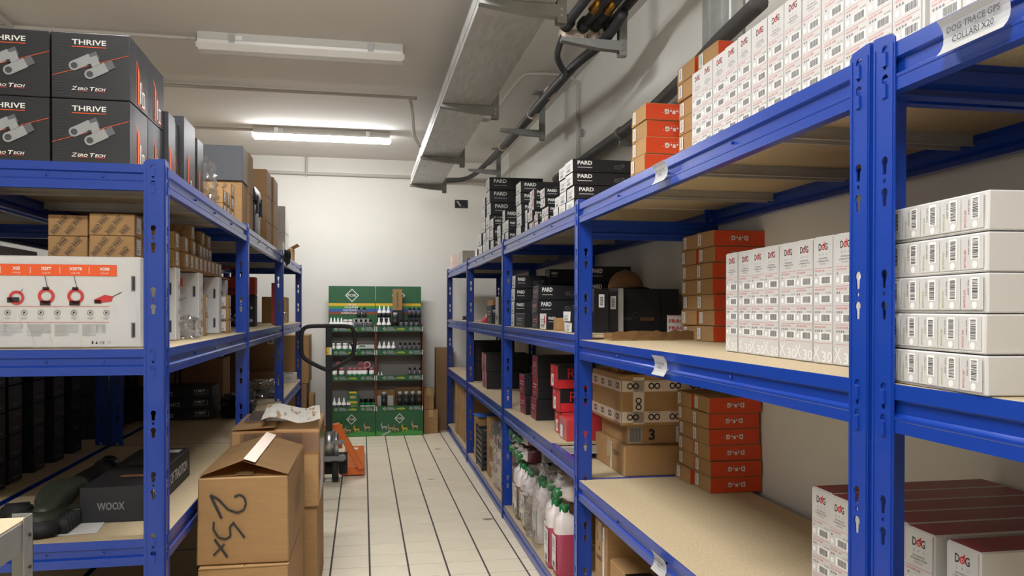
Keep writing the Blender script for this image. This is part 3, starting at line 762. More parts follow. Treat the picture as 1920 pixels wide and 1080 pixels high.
# cartons behind the near bay's low shelf
def kraft_box(label, P, u, v, z, dims, rz=0, m='kraft', group=None, tape='tape', seed=1, tdir='x', name='carton', faces=None):
    o = item(name, label, 'box', carton(*dims, m, faces, .003, .001, seed, True), P, u, v, z, rz, group); w, d, h = dims
    if tape:
        bm = bmesh.new()
        if tdir == 'y':
            bx(bm, -.025, .025, -d / 2 - .0025, d / 2 + .0025, h + .0018, h + .0024); bx(bm, -.025, .025, -d / 2 - .0034, -d / 2 - .0026, h - .08, h + .002)
        else:
            bx(bm, -w / 2 - .0025, w / 2 + .0025, -.025, .025, h + .0018, h + .0024)
            for s in (-1, 1): bx(bm, min(s * (w / 2 + .0026), s * (w / 2 + .0034)), max(s * (w / 2 + .0026), s * (w / 2 + .0034)), -.025, .025, h - .08, h + .002)
        ob('tape', mesh_from(bm, 'tape', tape), o)
    return o
dm = (.36, .44, .125)
o = kraft_box('kraft carton marked YELLOW under the taped carton', PR, .395, 3.39, .6465, dm, seed=3)
D = Deco(); D.text('YELLOW', .10, .02, .022, 'ink', w=.08); D.rect(.02, -.06, .022, .12, 'paper'); D.up(); D.barcode(.026, -.055, .01, .11, 'inkg', 20, vert=True); put('handwriting', D.mesh('handwriting'), o, '-x', dm).location.z = dm[2] / 2
dm = (.32, .38, .085)
o = kraft_box('flat kraft carton numbered 3, between two cartons', PR, .40, 3.40, .774, dm, seed=4, tape=None)
D = Deco(); D.text('3', -.05, 0, .05, 'ink', bold=.04); D.rect(.06, -.035, .06, .07, 'paper'); D.up(); D.text('2', .09, 0, .045, 'ink', w=.04, rot=PI); D.rect(-.155, -.035, .06, .07, 'greybox'); D.up(); D.barcode(-.15, -.03, .05, .06, 'inkd', 12); put('printed_marks', D.mesh('printed_marks'), o, '-y', dm)
dm = (.38, .44, .215)
o = kraft_box('bulging kraft carton wrapped in printed white tape', PR, .39, 3.39, .861, dm, seed=6, tape=None)
D = Deco()
for y in (.062, -.07):
    D.rect(-.189, y - .024, .378, .048, 'tapew'); D.up()
    for q in range(4):
        x = -.14 + q * .095; D.ring(x - .013, y, .014, .006, 'ink', 12); D.ring(x + .013, y, .014, .006, 'ink', 12); D.rect(x - .025, y + .018, .05, .0025, 'inkg')
    D.z -= .00025
D.rect(-.14, -.1, .05, .2, 'tapew'); D.up(); D.ring(-.115, .0, .014, .006, 'ink', 12); D.ring(-.115, -.027, .014, .006, 'ink', 12)
put('printed_tape', D.mesh('printed_tape'), o, '-y', dm)
D = Deco()
for y in (.062, -.07):
    D.rect(-.219, y - .024, .438, .048, 'tapew'); D.up()
    for q in range(4): x = -.16 + q * .11; D.ring(x - .012, y, .014, .006, 'ink', 12); D.ring(x + .012, y, .014, .006, 'ink', 12)
    D.z -= .00025
put('printed_tape', D.mesh('printed_tape'), o, '-x', dm)
o = kraft_box('small kraft carton on top of the taped carton', PR, .34, 3.36, 1.079, (.2, .18, .06), seed=7)
# bottom shelf of the near bay
dm = (.30, .16, .40)
o = kraft_box('tall kraft carton marked BLU + ORANGE on the bottom shelf', PR, .23, 2.95 + .12, .0865, dm, seed=8)
D = Deco(); D.text('BLU', -.02, .13, .022, 'ink'); D.text('+', -.02, .09, .02, 'ink'); D.text('ORANGE', -.025, .05, .02, 'ink', w=.075); D.rect(.03, -.15, .026, .34, 'paper'); D.up(); D.text('direct.com', .043, .1, .009, 'ink', rot=-PI / 2, w=.1); D.text('D.S', .043, -.06, .016, 'ink', rot=-PI / 2); put('handwriting', D.mesh('handwriting'), o, '-x', dm)
dm = (.34, .42, .30)
o = kraft_box('kraft carton under the near low shelf beside the tall one', PR, .24, 2.70, .0865, dm, seed=9, tape='blackg')
D = Deco(); D.text('BORTS', .12, .06, .03, 'ink', w=.11); put('handwriting', D.mesh('handwriting'), o, '-x', dm)
item('wrap', 'crumpled dark film on the carton under the near shelf', 'wrap', bag_mesh(.22, .2, .07, .05, 5, 4, 'film', 3), PR, .26, 2.66, .3915)
kraft_box('low kraft carton far under the near shelf', PR, .27, 2.2, .0865, (.4, .42, .2), seed=10)
# bottom shelf of the far bays
GK = 'kraft cartons on the far bottom shelf'
for k, (u, v, w, d, h, lb) in enumerate([(.16, 8.05, .26, .20, .30, 'farthest'), (.17, 7.8, .26, .20, .30, 'second farthest'), (.17, 7.56, .26, .18, .27, 'third farthest'), (.17, 7.3, .26, .2, .22, 'nearest of the far four')]):
    kraft_box('lower kraft carton on the far bottom shelf, ' + lb, PR, u, v, ZB, (w, d, h), seed=20 + k, group=GK)
    kraft_box('upper kraft carton on the far bottom shelf, ' + lb, PR, u, v, ZB + h + .003, (w, d, .26), seed=30 + k, group=GK)
kraft_box('slim kraft carton right past the fourth post', PR, .12, 6.62, ZB, (.16, .16, .36), seed=41)
kraft_box('slim kraft carton in front of the crate, bottom shelf', PR, .13, 5.93, ZB, (.17, .14, .44), seed=42)
item('magazine', 'blue magazine on the slim kraft carton', 'magazine', box_mesh('magazine', -.09, .09, -.11, .11, 0, .012, 'bluep', .002), PR, .13, 6.62, ZB + .364, .1)
o = bpy.data.objects.new('crate', None); COL.objects.link(o); o.location = PR(.14, 6.26, ZB); o.rotation_euler = (0, 0, -TH); tag(o, 'black slotted plastic crate standing on the bottom shelf', 'crate')
for k in range(7):
    for (a, b, c, d) in ((-.12, .12, -.16, -.15), (-.12, .12, .15, .16), (-.12, -.11, -.16, .16), (.11, .12, -.16, .16)):
        ob('slat', box_mesh('slat', a, b, c, d, .01 + k * .045, .038 + k * .045, 'crate'), o)
for sx_ in (-.115, .115):
    for sy_ in (-.155, .155): ob('corner', box_mesh('corner', sx_ - .008, sx_ + .008, sy_ - .008, sy_ + .008, 0, .33, 'crate'), o)
# jerrycans
def loft(bm, secs, mi=None, n=16, pw=4.0):
    rings = []
    for (w, d, z, cx) in secs:
        ring = []
        for k in range(n):
            a = 2 * PI * (k + .5) / n; c, s = math.cos(a), math.sin(a)
            ring.append(bm.verts.new((cx + w / 2 * math.copysign(abs(c) ** (2 / pw), c), d / 2 * math.copysign(abs(s) ** (2 / pw), s), z)))
        rings.append(ring)
    for i in range(len(rings) - 1):
        for k in range(n):
            fc = bm.faces.new((rings[i][k], rings[i][(k + 1) % n], rings[i + 1][(k + 1) % n], rings[i + 1][k])); fc.smooth = True
            if mi: fc.material_index = mi[i]
    bm.faces.new(rings[0][::-1]); bm.faces.new(rings[-1])
_jm = {}
def jug_parts(liq):
    full = liq == 'liqmaroon'
    if liq not in _jm:
        bm = bmesh.new(); W_, D_, H_ = .13, .095, .30
        loft(bm, [(W_ * .94, D_ * .94, 0, 0), (W_, D_, .008, 0), (W_, D_, .19, 0), (W_, D_, .20, 0), (W_ * .99, D_, .24, 0), (W_ * .8, D_ * .8, .275, -.008), (.045, .045, .295, -.015), (.042, .042, .312, -.015)], [1] * 5 + [0, 0] if full else [1, 1, 1, 0, 0, 0, 0])
        body = mesh_from(bm, 'body', ['jerry', liq])
        bm = bmesh.new(); lathe(bm, [(.024, .300), (.025, .302), (.025, .330), (.022, .333)], 14, 0, -.015, 0); capm = mesh_from(bm, 'screw_cap', 'greenc')
        D = Deco(); D.rect(-.038, -.075, .076, .16, 'paper'); D.up(); D.rect(-.03, .02, .05, .05, 'inkl'); D.rect(-.03, .005, .06, .004, 'inkg'); D.barcode(-.02, -.07, .04, .03, 'ink', 9)
        _jm[liq] = (body, capm, D.mesh('label'))
    return _jm[liq]
def jug(label, u, v, z, liq, rz=0, lie=False, group='jugs on the bottom right shelf'):
    b, c, l = jug_parts(liq)
    o = item('jug', label, 'jug', b, PR, u, v, z, rz, group); ob('screw_cap', c, o); ob('label', l, o, (-.0665, 0, .105), (PI / 2, 0, -PI / 2))
    if lie: o.rotation_euler = (Matrix.Rotation(-TH, 3, 'Z') @ Matrix.Rotation(-PI / 2, 3, 'Y') @ Matrix.Rotation(PI / 2, 3, 'Z')).to_euler(); o.location = PR(u, v, z + .0485)
    return o
jug('pink jug with green cap, nearest on the bottom shelf', .085, 3.64, ZB, 'liqpink')
jug('pink jug with green cap, behind the nearest one', .075, 3.76, ZB, 'liqpink')
jug('pink jug with green cap, third from the bay post', .10, 3.885, ZB, 'liqpink')
jug('pink jug lying on its side on top of the pink jugs', .36, 3.68, ZB + .336, 'liqpink', lie=True)
jug('pink jug lying second on top of the pink jugs', .36, 3.82, ZB + .336, 'liqpink', lie=True)
jug('clear jug with green cap inside the film bag', .10, 4.16, ZB, 'jerry')
jug('second clear jug with green cap in the film bag', .12, 4.28, ZB, 'jerry')
for k in range(4): jug('brown jug with green cap, %s from the film bag' % ORD[k + 1], .09 + .01 * (k % 2), 4.44 + k * .115, ZB, ['liqbrown', 'liqbrown', 'liqbrown', 'liqbrown'][k])
for k in range(3): jug('brown jug in the back row, %s from the film bag' % ORD[k + 1], .25, 4.45 + k * .13, ZB, 'liqbrown')
for k in range(2):
    for q in range(3):
        jug('maroon jug lying in the wrapped pack, %s layer, %s' % (['lower', 'upper'][k], ['near', 'middle', 'far'][q]), .36, 4.66 + q * .133, ZB + .337 + k * .098, 'liqmaroon', lie=True)
item('film_bag', 'large crumpled clear film bag around the jugs', 'bag', bag_mesh(.28, .36, .40, .11, 2.2, 2, 'film', 4), PR, .13, 4.19, ZB)
item('film_bag', 'clear film bag over the lying pink jugs', 'bag', bag_mesh(.34, .36, .18, .07, 2.4, 5, 'film', 4), PR, .21, 3.78, ZB + .335)
item('film_wrap', 'clear wrap around the pack of maroon jugs', 'wrap', bag_mesh(.37, .42, .24, .03, 3.4, 6, 'film', 4), PR, .20, 4.79, ZB + .334)
# black-lidded tub behind the bag
bm = bmesh.new(); loft(bm, [(.20, .16, 0, 0), (.22, .18, .09, 0)]); o = item('tub', 'grey food tub with a printed lid behind the film bag', 'tub', mesh_from(bm, 'tub', 'glassy'), PR, .30, 4.22, ZB + .25)
bm = bmesh.new(); loft(bm, [(.23, .19, .09, 0), (.23, .19, .102, 0), (.21, .17, .105, 0)]); ob('lid', mesh_from(bm, 'lid', 'greybox'), o)
D = Deco(); D.rect(-.07, -.05, .14, .1, 'tan'); ob('lid_label', D.mesh('lid_label'), o, (0, 0, .107))
kraft_box('plain kraft carton supporting the tub at the back', PR, .33, 4.2, ZB, (.24, .24, .245), seed=50)
for k in range(3): item('wrapped_pack', 'black-capped pack in clear wrap, %s past the third post' % ORD[k + 1], 'pack', carton(.13, .12, .30, 'jerry', {'+z': 'blackg'}, .012), PR, .11, 5.3 + k * .15, ZB, 0, 'wrapped packs on the bottom right shelf')
for k in range(3): item('wrapped_pack', 'black bottle pack on top, %s past the third post' % ORD[k + 1], 'pack', carton(.15, .12, .15, 'glassy', None, .02), PR, .11, 5.3 + k * .15, ZB + .302, 0, 'wrapped packs on the bottom right shelf')
item('film_wrap', 'clear wrap over the packs past the third post', 'wrap', bag_mesh(.24, .5, .5, .06, 3, 9, 'filmw', 4), PR, .12, 5.45, ZB)
# ------------------------------------------------------------------ left run
def PL2(u, v, z): return PL(u + .70, v, z)
def base_rot(P): return -TH if P is PR else (-TL if P in (PL, PL2) else 0)
L_BACK = rack('shelving_rack', 'dark blue shelving run standing behind the left run', PL2, -TL, -1, .62, [2.57, 4.40, 6.30, 8.27], [LL, LL, LL])
def boxL(name, label, u, v, z, dims, m='kraft', faces=None, rz=0, group=None, seed=1, P=PL, **k):
    """u = distance of the aisle face from the run's front, v = near face"""
    return item(name, label, 'box', carton(*dims, m, faces, seed=seed, **k), P, u + dims[0] / 2, v + dims[1] / 2, z, rz, group)
ZTL, ZML, ZLL = 1.799, 1.232, .647
# ---- binocular cartons
TB = (.224, .212, .204)
def bino(D, x, y, s):
    for (cx, cy) in ((-.55, .15), (.35, -.35)):     # two barrels: big lens near, eyepiece far
        a = math.radians(28); dx, dy = math.cos(a), math.sin(a); nx, ny = -dy, dx
        def pt(l, q): return (x + s * (cx + l * dx + q * nx), y + s * (cy + l * dy + q * ny))
        D.poly([pt(-.45, .30), pt(.62, .30), pt(.62, -.30), pt(-.45, -.30)], 'bino'); D.poly([pt(.62, .26), pt(1.08, .26), pt(1.08, -.26), pt(.62, -.26)], 'binod')
        D.up(); D.up(); c = pt(-.45, 0); D.circ(c[0], c[1], s * .31, 'bino', 14); D.up(); D.circ(c[0], c[1], s * .2, 'inkd', 12); D.up()
    D.up(); D.poly([(x - s * .1, y + s * .45), (x + s * .35, y + s * .62), (x + s * .55, y + s * .1), (x + s * .1, y - s * .15)], 'bino')
    D.up(); D.circ(x - s * .08, y - s * .03, s * .1, 'ink', 10); D.z -= .00025
D = Deco(); w, d, h = TB
for k in range(24): D.rect(-w / 2 + .004, -h / 2 + .006 + k * .0082, .03 + .02 * (k % 5 == 0), .0012, 'inkd')
D.text('THRIVE', -.005, h / 2 - .030, .016, 'paper', w=.098, bold=.015); D.rect(-.054, h / 2 - .0455, .098, .0022, 'orangep')
D.line([(-w / 2 + .002, -.034), (w / 2 - .002, .038)], .0014, 'orangep'); D.up(); bino(D, .0, .002, .05); D.up()
D.text('Z', -.046, -h / 2 + .030, .012, 'paper', w=.014, shear=.3); D.text('ERO', -.022, -h / 2 + .029, .009, 'paper', w=.028, shear=.3, bold=.02); D.text('T', .004, -h / 2 + .030, .012, 'paper', w=.014, shear=.3, bold=.02); D.text('ECH', .028, -h / 2 + .029, .009, 'paper', w=.028, shear=.3, bold=.02)
D.rect(-.036, -h / 2 + .0215, .03, .0014, 'redp'); D.rect(.012, -h / 2 + .0215, .03, .0014, 'redp')
tfront = D.mesh('front_print')
D = Deco()
for k in range(24): D.rect(-d / 2 + .002, -h / 2 + .006 + k * .0082, .055, .0014, 'inkd')
D.line([(-.035, -h / 2 + .012), (-.035, .045), (.07, -.06), (.07, -h / 2 + .012), (-.035, -h / 2 + .012)], .002, 'orangep')
D.poly([(-.02, -h / 2 + .014), (-.005, -h / 2 + .012), (-.005, .02), (-.02, .035)], 'orangep'); D.rect(.03, -h / 2 + .015, .03, .05, 'paper'); D.up(); D.barcode(.033, -h / 2 + .02, .024, .04, 'ink', 8); D.rect(.005, -h / 2 + .02, .004, .07, 'paper'); D.rect(.014, -h / 2 + .02, .004, .07, 'paper')
tside = D.mesh('side_print')
tb = [carton(*TB, 'black', None, .0022, .0015, s) for s in range(4)]
for c in range(2):
    for q in range(2):
        for r in range(2):
            if c == 1 and q == 1 and False: continue
            lb = 'black binocular carton, %s, %s, %s' % (['right column', 'left column'][c], ['front row', 'back row'][q], ['lower', 'upper'][r])
            o = item('binocular_box', lb, 'box', tb[(c + q + r) % 4], PL, .118 + w / 2 + c * .2285 + jig(.002), 2.632 + d / 2 + q * .217, ZTL + r * .2048, jig(.006), 'black binocular cartons on the top left shelf')
            put('front_print', tfront, o, '-y', TB); put('side_print', tside, o, '+x', TB)
GT = 'tall black cartons on the top left shelf'
D = Deco(); D.line([(-.045, -.13), (-.045, .03), (.045, -.06), (.045, -.13), (-.045, -.13)], .002, 'orangep'); D.poly([(-.035, -.128), (-.02, -.128), (-.02, .0), (-.035, .015)], 'orangep'); D.rect(.005, -.125, .03, .05, 'paper'); D.up(); D.barcode(.009, -.12, .022, .04, 'ink', 8); tall_side = D.mesh('side_print')
D = Deco()
for k in range(27): D.rect(-.078, -.135 + k * .01, .156, .0018, 'inkd')
tall_rib = D.mesh('ribbed_print')
for k, (u, v, w_, d_, h_, lb) in enumerate([(.105, 3.078, .16, .105, .285, 'nearest'), (.125, 3.19, .16, .11, .282, 'second'), (.12, 3.315, .17, .21, .325, 'third'), (.135, 3.60, .17, .13, .30, 'fourth')]):
    dm = (w_, d_, h_); o = boxL('tall_box', 'tall black carton with orange corner mark, %s from the binocular cartons' % lb, u - .01 * k, v - .12 * k * .0, ZTL, dm, 'black', seed=k, group=GT)
    put('side_print', tall_side, o, '+x', dm); put('ribbed_print', tall_rib, o, '-y', dm)
item('film_bag', 'clear plastic bag beside the tall black cartons', 'bag', bag_mesh(.13, .20, .25, .05, 2.2, 12, 'film', 4), PL, .14, 3.85, ZTL)
# ---- kraft parcels with oval stag print
def kp(w, d, h, seed):
    me = carton(w, d, h, 'kraft', None, .002, .0015, seed)
    D = Deco(); rg = random.Random(seed); a = math.radians(45)
    for i in range(int(w / .042) + 1):
        for j in range(int(h / .028) + 2):
            x = -w / 2 + .022 + i * .042 + (j % 2) * .021; y = -h / 2 + .018 + j * .030
            if abs(x) > w / 2 - .018 or abs(y) > h / 2 - .015: continue
            D.text('BURAN', x, y, .0075, 'inkd', w=.028, rot=a, bold=.02)
            for s_ in (-1, 1): D.line([(x - .0125 - s_ * .005, y - .0125 + s_ * .005), (x + .0125 - s_ * .005, y + .0125 + s_ * .005)], .0011, 'inkd')
            D.line([(x - .006, y + .010), (x + .001, y + .016), (x + .008, y + .016)], .001, 'inkd')
    pr_ = D.mesh('stag_print')
    D = Deco(); D.rect(-d * .32, -h * .36, d * .5, h * .72, 'paper'); D.up()
    for q in range(3): D.rect(-d * .27, h * (.2 - q * .12), d * .36, h * .03, 'inkl')
    D.barcode(-d * .25, -h * .3, d * .32, h * .2, 'inkg', 6)
    return me, pr_, D.mesh('label'), (w, d, h)
KP = {k: kp(*k, 60 + i) for i, k in enumerate([(.135, .10, .0695), (.115, .12, .067), (.20, .095, .067), (.05, .06, .095), (.055, .06, .065)])}
def parcel(key, label, u, v, z, rz=0, group='stag-printed kraft parcels on the left run'):
    me, a, b, dm = KP[key]; o = item('parcel', label, 'parcel', me, PL, u + dm[0] / 2, v + dm[1] / 2, z, rz, group)
    put('stag_print', a, o, '-y', dm); put('label', b, o, '+x', dm)
    if dm[0] < .06: put('label', b, o, '-y', dm, off=.0024)
    return o
ZX = ZML + .2865
for r in range(2):
    parcel((.135, .10, .0695), 'stag-printed kraft parcel on the front white carton, right, %s' % ['lower', 'upper'][r], .122, 2.70, ZX + r * .07, jig(.01))
    parcel((.115, .12, .067), 'stag-printed kraft parcel on the front white carton, left, %s' % ['lower', 'upper'][r], .268, 2.72, ZX + r * .068, jig(.01))
    parcel((.135, .10, .0695), 'stag-printed kraft parcel behind the corner post, %s' % ['lower', 'upper'][r], .118, 3.225, ZX + r * .07)
# ---- big white tracker cartons
XB = (.52, .085, .285)
D = Deco(); w, d, h = XB
rg = random.Random(5)
for k in range(30):       # pale misty firs
    x = rg.uniform(-w / 2 + .02, w / 2 - .012); b = -h / 2 + .004; t = rg.uniform(.04, .12) + (.09 if x > w / 2 - .09 else 0); s = rg.uniform(.012, .03)
    D.poly([(x - s, b), (x + s, b), (x + s * .55, b + t * .5), (x + s * .6, b + t * .5), (x, b + t), (x - s * .6, b + t * .5)], 'tree'); D.z += .00003
D.up()
D.rect(-w / 2 + .004, h / 2 - .062, w - .072, .035, 'orangep'); D.up()
for k, t in enumerate(('X25', 'X25', 'X25', 'X25T', 'X25TB', 'X25B')):
    x = w / 2 - .103 - (5 - k) * .083
    if x < -w / 2 + .03: continue
    D.text(t, x, h / 2 - .040, .0095, 'paper', bold=.04); D.text('COLLAR' if k > 1 else 'HANDHELD', x, h / 2 - .053, .0045, 'paper'); D.rect(x + .038, h / 2 - .055, .0014, .02, 'paper')
    y = h / 2 - .115
    if k < 2:
        D.rect(x - .016, y - .025, .032, .06, 'redp'); D.rect(x - .012, y + .03, .006, .035, 'ink'); D.up(); D.rect(x - .011, y - .012, .022, .026, 'greenl')
    elif k == 5:
        D.poly([(x - .03, y - .02), (x + .0, y - .005), (x + .025, y - .01), (x + .02, y - .025), (x - .02, y - .032)], 'redp'); D.line([(x + .02, y - .012), (x + .05, y + .004)], .002, 'ink'); D.rect(x - .03, y - .032, .02, .012, 'ink')
    elif k == 2:
        D.ring(x, y - .015, .022, .008, 'redp', 12); D.rect(x - .026, y - .03, .034, .016, 'ink'); D.line([(x + .008, y - .002), (x + .018, y + .012)], .0016, 'ink')
    else:
        D.ring(x, y - .01, .024, .009, 'redp', 14); D.rect(x - .018, y - .038, .03, .014, 'ink'); D.rect(x - .01, y + .008, .018, .01, 'ink'); D.line([(x + .004, y + .014), (x - .004, y + .052)], .002, 'ink')
for y in (h / 2 - .157, h / 2 - .206): D.rect(-w / 2 + .01, y, w - .10, .0012, 'redp')
for k in range(9):
    x = -w / 2 + .05 + k * .0465; D.ring(x, h / 2 - .176, .0088, .0012, 'ink', 14); D.poly([(x - .004, h / 2 - .18), (x + .004, h / 2 - .176), (x - .001, h / 2 - .171)], 'ink'); D.rect(x - .01, h / 2 - .191, .02, .0014, 'inkl'); D.rect(x - .007, h / 2 - .195, .014, .0014, 'inkl')
for c in range(5):
    x0 = -w / 2 + .02 + c * .078 + .02
    for r in range(9): D.rect(x0, h / 2 - .213 - r * .0042, .068 * (1 if r < 7 else .6), .0016, 'inkl')
D.text('CE', w / 2 - .11, -h / 2 + .016, .009, 'ink'); D.ring(w / 2 - .09, -h / 2 + .016, .005, .001, 'inkg', 10); D.rect(w / 2 - .14, -h / 2 + .012, .005, .009, 'ink'); D.poly([(w / 2 - .13, -h / 2 + .012), (w / 2 - .122, -h / 2 + .012), (w / 2 - .126, -h / 2 + .021)], 'ink')
for y in (.058, -.088):
    D.rect(w / 2 - .026, y - .024, .012, .048, 'inkg'); D.up(); D.rect(w / 2 - .0225, y - .021, .007, .042, 'ink'); D.z -= .00025
xfront = D.mesh('front_print')
D = Deco(); D.ring(0, .115, .008, .0012, 'inkg', 10)
for y in (.06, .01, -.04, -.09): D.rect(.008, y, .014, .016, 'inkg'); D.rect(.0, y + .024, .02, .002, 'inkl')
for y in range(5): D.rect(-.005, .085 - y * .004, .025, .0014, 'inkl')
xside = D.mesh('side_print')
xb = [carton(*XB, 'white', None, .003, .0015, s) for s in range(3)]
for k, (u, v, lb) in enumerate([(.088, 2.635, 'frontmost, behind the end beam'), (.115, 3.235, 'second, just past the corner post'), (.11, 3.66, 'third along the shelf'), (.105, 4.12, 'fourth along the shelf'), (.13, 4.47, 'last, behind the second post')]):
    o = item('tracker_box', 'large white tracker carton, ' + lb, 'box', xb[k % 3], PL, u + XB[0] / 2, v + XB[1] / 2, ZML, jig(.008), 'large white tracker cartons on the middle left shelf')
    put('front_print', xfront, o, '-y', XB); put('side_print', xside, o, '+x', XB)
item('cardboard_sheet', 'flat brown cardboard sheet across the white cartons', 'cardboard', box_mesh('cardboard_sheet', -.24, .24, 0, 1.13, 0, .005, 'kraftd'), PL, .36, 3.43, ZX)
ZY = ZX + .0055
for k in range(9): parcel((.20, .095, .067), 'stag-printed kraft parcel in the bottom layer on the sheet, %s' % nth(k + 1, 9, 'front'), .125, 3.44 + k * .099, ZY, jig(.008))
for k in (0, 2, 4, 5, 6, 7): parcel((.20, .095, .067), 'stag-printed kraft parcel in the middle layer, over bottom parcel %s' % ORD[k + 1], .13 + .004 * k, 3.45 + k * .099, ZY + .068, jig(.008))
for k in (2, 5, 7): parcel((.20, .095, .067), 'stag-printed kraft parcel in the top layer, over bottom parcel %s' % ORD[k + 1], .135 + .004 * k, 3.45 + k * .099, ZY + .136, jig(.008))
for r in range(2):
    for c in range(2): parcel((.05, .06, .095), 'small labelled kraft parcel before the fourth white carton, %s %s' % (['lower', 'upper'][r], ['right', 'left'][c]), .115 + c * .053, 3.83, ZML + r * .0958)
for r in range(3):
    for c in range(3): parcel((.055, .06, .065), 'small labelled kraft parcel before the last white carton, %s row, %s' % (['bottom', 'middle', 'top'][r], ['right', 'middle', 'left'][c]), .085 + c * .058, 4.31, ZML + r * .0658)
item('film_bag', 'small crumpled film between white cartons', 'bag', bag_mesh(.10, .2, .09, .05, 4, 14, 'film', 4), PL, .11, 3.43, ZML)
# ---- rest of the top shelf
for r in range(2):
    for c in range(2): parcel((.135, .10, .0695), 'small stag-printed parcel beside the plastic bag, %s %s' % (['lower', 'upper'][r], ['near', 'far'][c]), .06, 3.97 + c * .105, ZTL + r * .0702)
for r in range(3): parcel((.115, .12, .067), 'small stag-printed parcel before the slate carton, %s' % ['bottom', 'middle', 'top'][r], .06, 4.2, ZTL + r * .0675)
boxL('carton', 'tall kraft carton with handle slots under the slate carton', .06, 4.59, ZTL, (.32, .19, .27), 'kraft', seed=70, flaps=True)
boxL('carton', 'slate grey carton on top of the kraft carton', .055, 4.57, ZTL + .2725, (.33, .20, .195), 'slate', {'+x': 'kraftg'}, seed=71)
boxL('carton', 'bulging brown carton behind the slate carton, lower', .05, 4.80, ZTL, (.3, .16, .235), 'kraftd', seed=72, flaps=True)
boxL('carton', 'bulging brown carton behind the slate carton, upper', .05, 4.80, ZTL + .2375, (.3, .16, .235), 'kraftd', seed=73, flaps=True)
# black toolbox
tbx = bpy.data.objects.new('toolbox', None); COL.objects.link(tbx); tbx.location = PL(.17, 5.15, ZTL); tbx.rotation_euler = (0, 0, -TL); tag(tbx, 'black plastic toolbox with latches on the top left shelf', 'toolbox')
bm = bmesh.new(); loft(bm, [(.22, .30, 0, 0), (.25, .34, .03, 0), (.26, .36, .22, 0)], pw=8); ob('body', mesh_from(bm, 'body', 'crate'), tbx)
bm = bmesh.new(); loft(bm, [(.275, .375, .222, 0), (.275, .375, .25, 0), (.25, .35, .31, 0), (.2, .3, .325, 0)], pw=8); ob('lid', mesh_from(bm, 'lid', 'crate'), tbx)
for y in (-.09, .09): ob('latch', box_mesh('latch', .13, .142, y - .03, y + .03, .15, .26, 'blackm', .004), tbx)
bm = bmesh.new(); tube(bm, smoothpath([(0, -.09, .32), (0, -.07, .35), (0, .07, .35), (0, .09, .32)], 4), .011, 8); ob('handle', mesh_from(bm, 'handle', 'blackm'), tbx)
for c in range(2):
    for r in range(3): boxL('carton', 'brown carton in the %s three-high pile, %s' % (['near', 'far'][c], ['bottom', 'middle', 'top'][r]), .06 - .012 * c, 5.76 + c * .33, ZTL + r * .1828, (.34, .30, .18), 'kraftd', seed=80 + r + c * 3, flaps=True, group='brown cartons on the top left shelf')
for r in range(2): boxL('carton', 'pale grey carton near the end wall, %s' % ['lower', 'upper'][r], .06, 7.15, ZTL + r * .2345, (.34, .34, .232), 'greybox', {'+x': 'white'}, seed=90 + r, flaps=True, group='grey cartons on the top left shelf')
boxL('carton', 'small white carton before the grey cartons', .05, 6.80, ZTL, (.2, .2, .13), 'greybox', seed=93)
oc = boxL('carton', 'open kraft carton at the far end of the top left shelf', .06, 7.86, ZTL, (.26, .3, .16), 'kraft', seed=95)
for (x, rx) in ((-.07, .5), (.07, -.5)): ob('flap', box_mesh('flap', -.065, .065, -.15, .15, 0, .003, 'kraft'), oc, (x * 1.75, 0, .165), (0, rx, 0))
item('clamp', 'black plastic spring clamp hanging on the third left post', 'clamp', bag_mesh(.05, .1, .12, .03, 3, 20, 'rubber', 3, False), PL, -.035, 6.27, 1.70)
# ---- middle shelf beyond the second post
for r in range(3):
    for c in range(2): parcel((.05, .06, .095), 'slim kraft parcel past the second post, %s row, %s' % (['bottom', 'middle', 'top'][r], ['near', 'far'][c]), .10, 5.05 + c * .07, ZML + r * .0958)
tg = bpy.data.objects.new('tote_bag', None); COL.objects.link(tg); tg.location = PL(.36, 6.0, ZML); tg.rotation_euler = (0, 0, -TL); tag(tg, 'black and red carrier bag with white speckles near its base', 'bag')
ob('lower_panel', box_mesh('lower_panel', -.2, .2, -.06, .06, 0, .23, 'blackm', .006), tg); ob('upper_panel', box_mesh('upper_panel', -.2, .2, -.058, .058, .23, .36, 'thermred', .006), tg)
D = Deco(); D.text('ThermTec', .05, 0, .035, 'ink', w=.19, bold=.02); ob('lettering', D.mesh('lettering'), tg, (0, -.061, .27), (PI / 2, 0, 0))
D = Deco(); rg = random.Random(8)
for k in range(34): D.circ(rg.uniform(.0, .18), rg.uniform(0, .14) * rg.random(), rg.uniform(.004, .014), 'inkl', 8)
ob('white_speckle', D.mesh('white_speckle'), tg, (0, -.062, .03), (PI / 2, 0, 0))
for y in (-.05, .05):
    bm = bmesh.new(); tube(bm, smoothpath([(-.09, y, .355), (-.07, y, .42), (.07, y, .42), (.09, y, .355)], 4), .005, 6); ob('handle', mesh_from(bm, 'handle', 'thermred'), tg)
bm = bmesh.new(); bx(bm, -.02, .02, -.03, .03, 0, .34); o = item('strap', 'bright red strap hanging behind the third post', 'strap', mesh_from(bm, 'strap', 'orange'), PL, .10, 6.62, ZML, .1)
for k in range(2): boxL('carton', 'kraft carton at the end of the middle left shelf, %s' % ['near', 'far'][k], .10, 7.5 + k * .25, ZML, (.2, .22, .24), 'kraftd' if k else 'kraft', seed=100 + k, flaps=True, group='kraft cartons at the end of the middle left shelf')
bm = bmesh.new(); lathe(bm, [(.04, 0), (.045, .004), (.045, .09), (.04, .1)], 14); item('jar', 'small clear jar near the end of the middle left shelf', 'jar', mesh_from(bm, 'jar', 'film', True), PL, .10, 7.35, ZML)
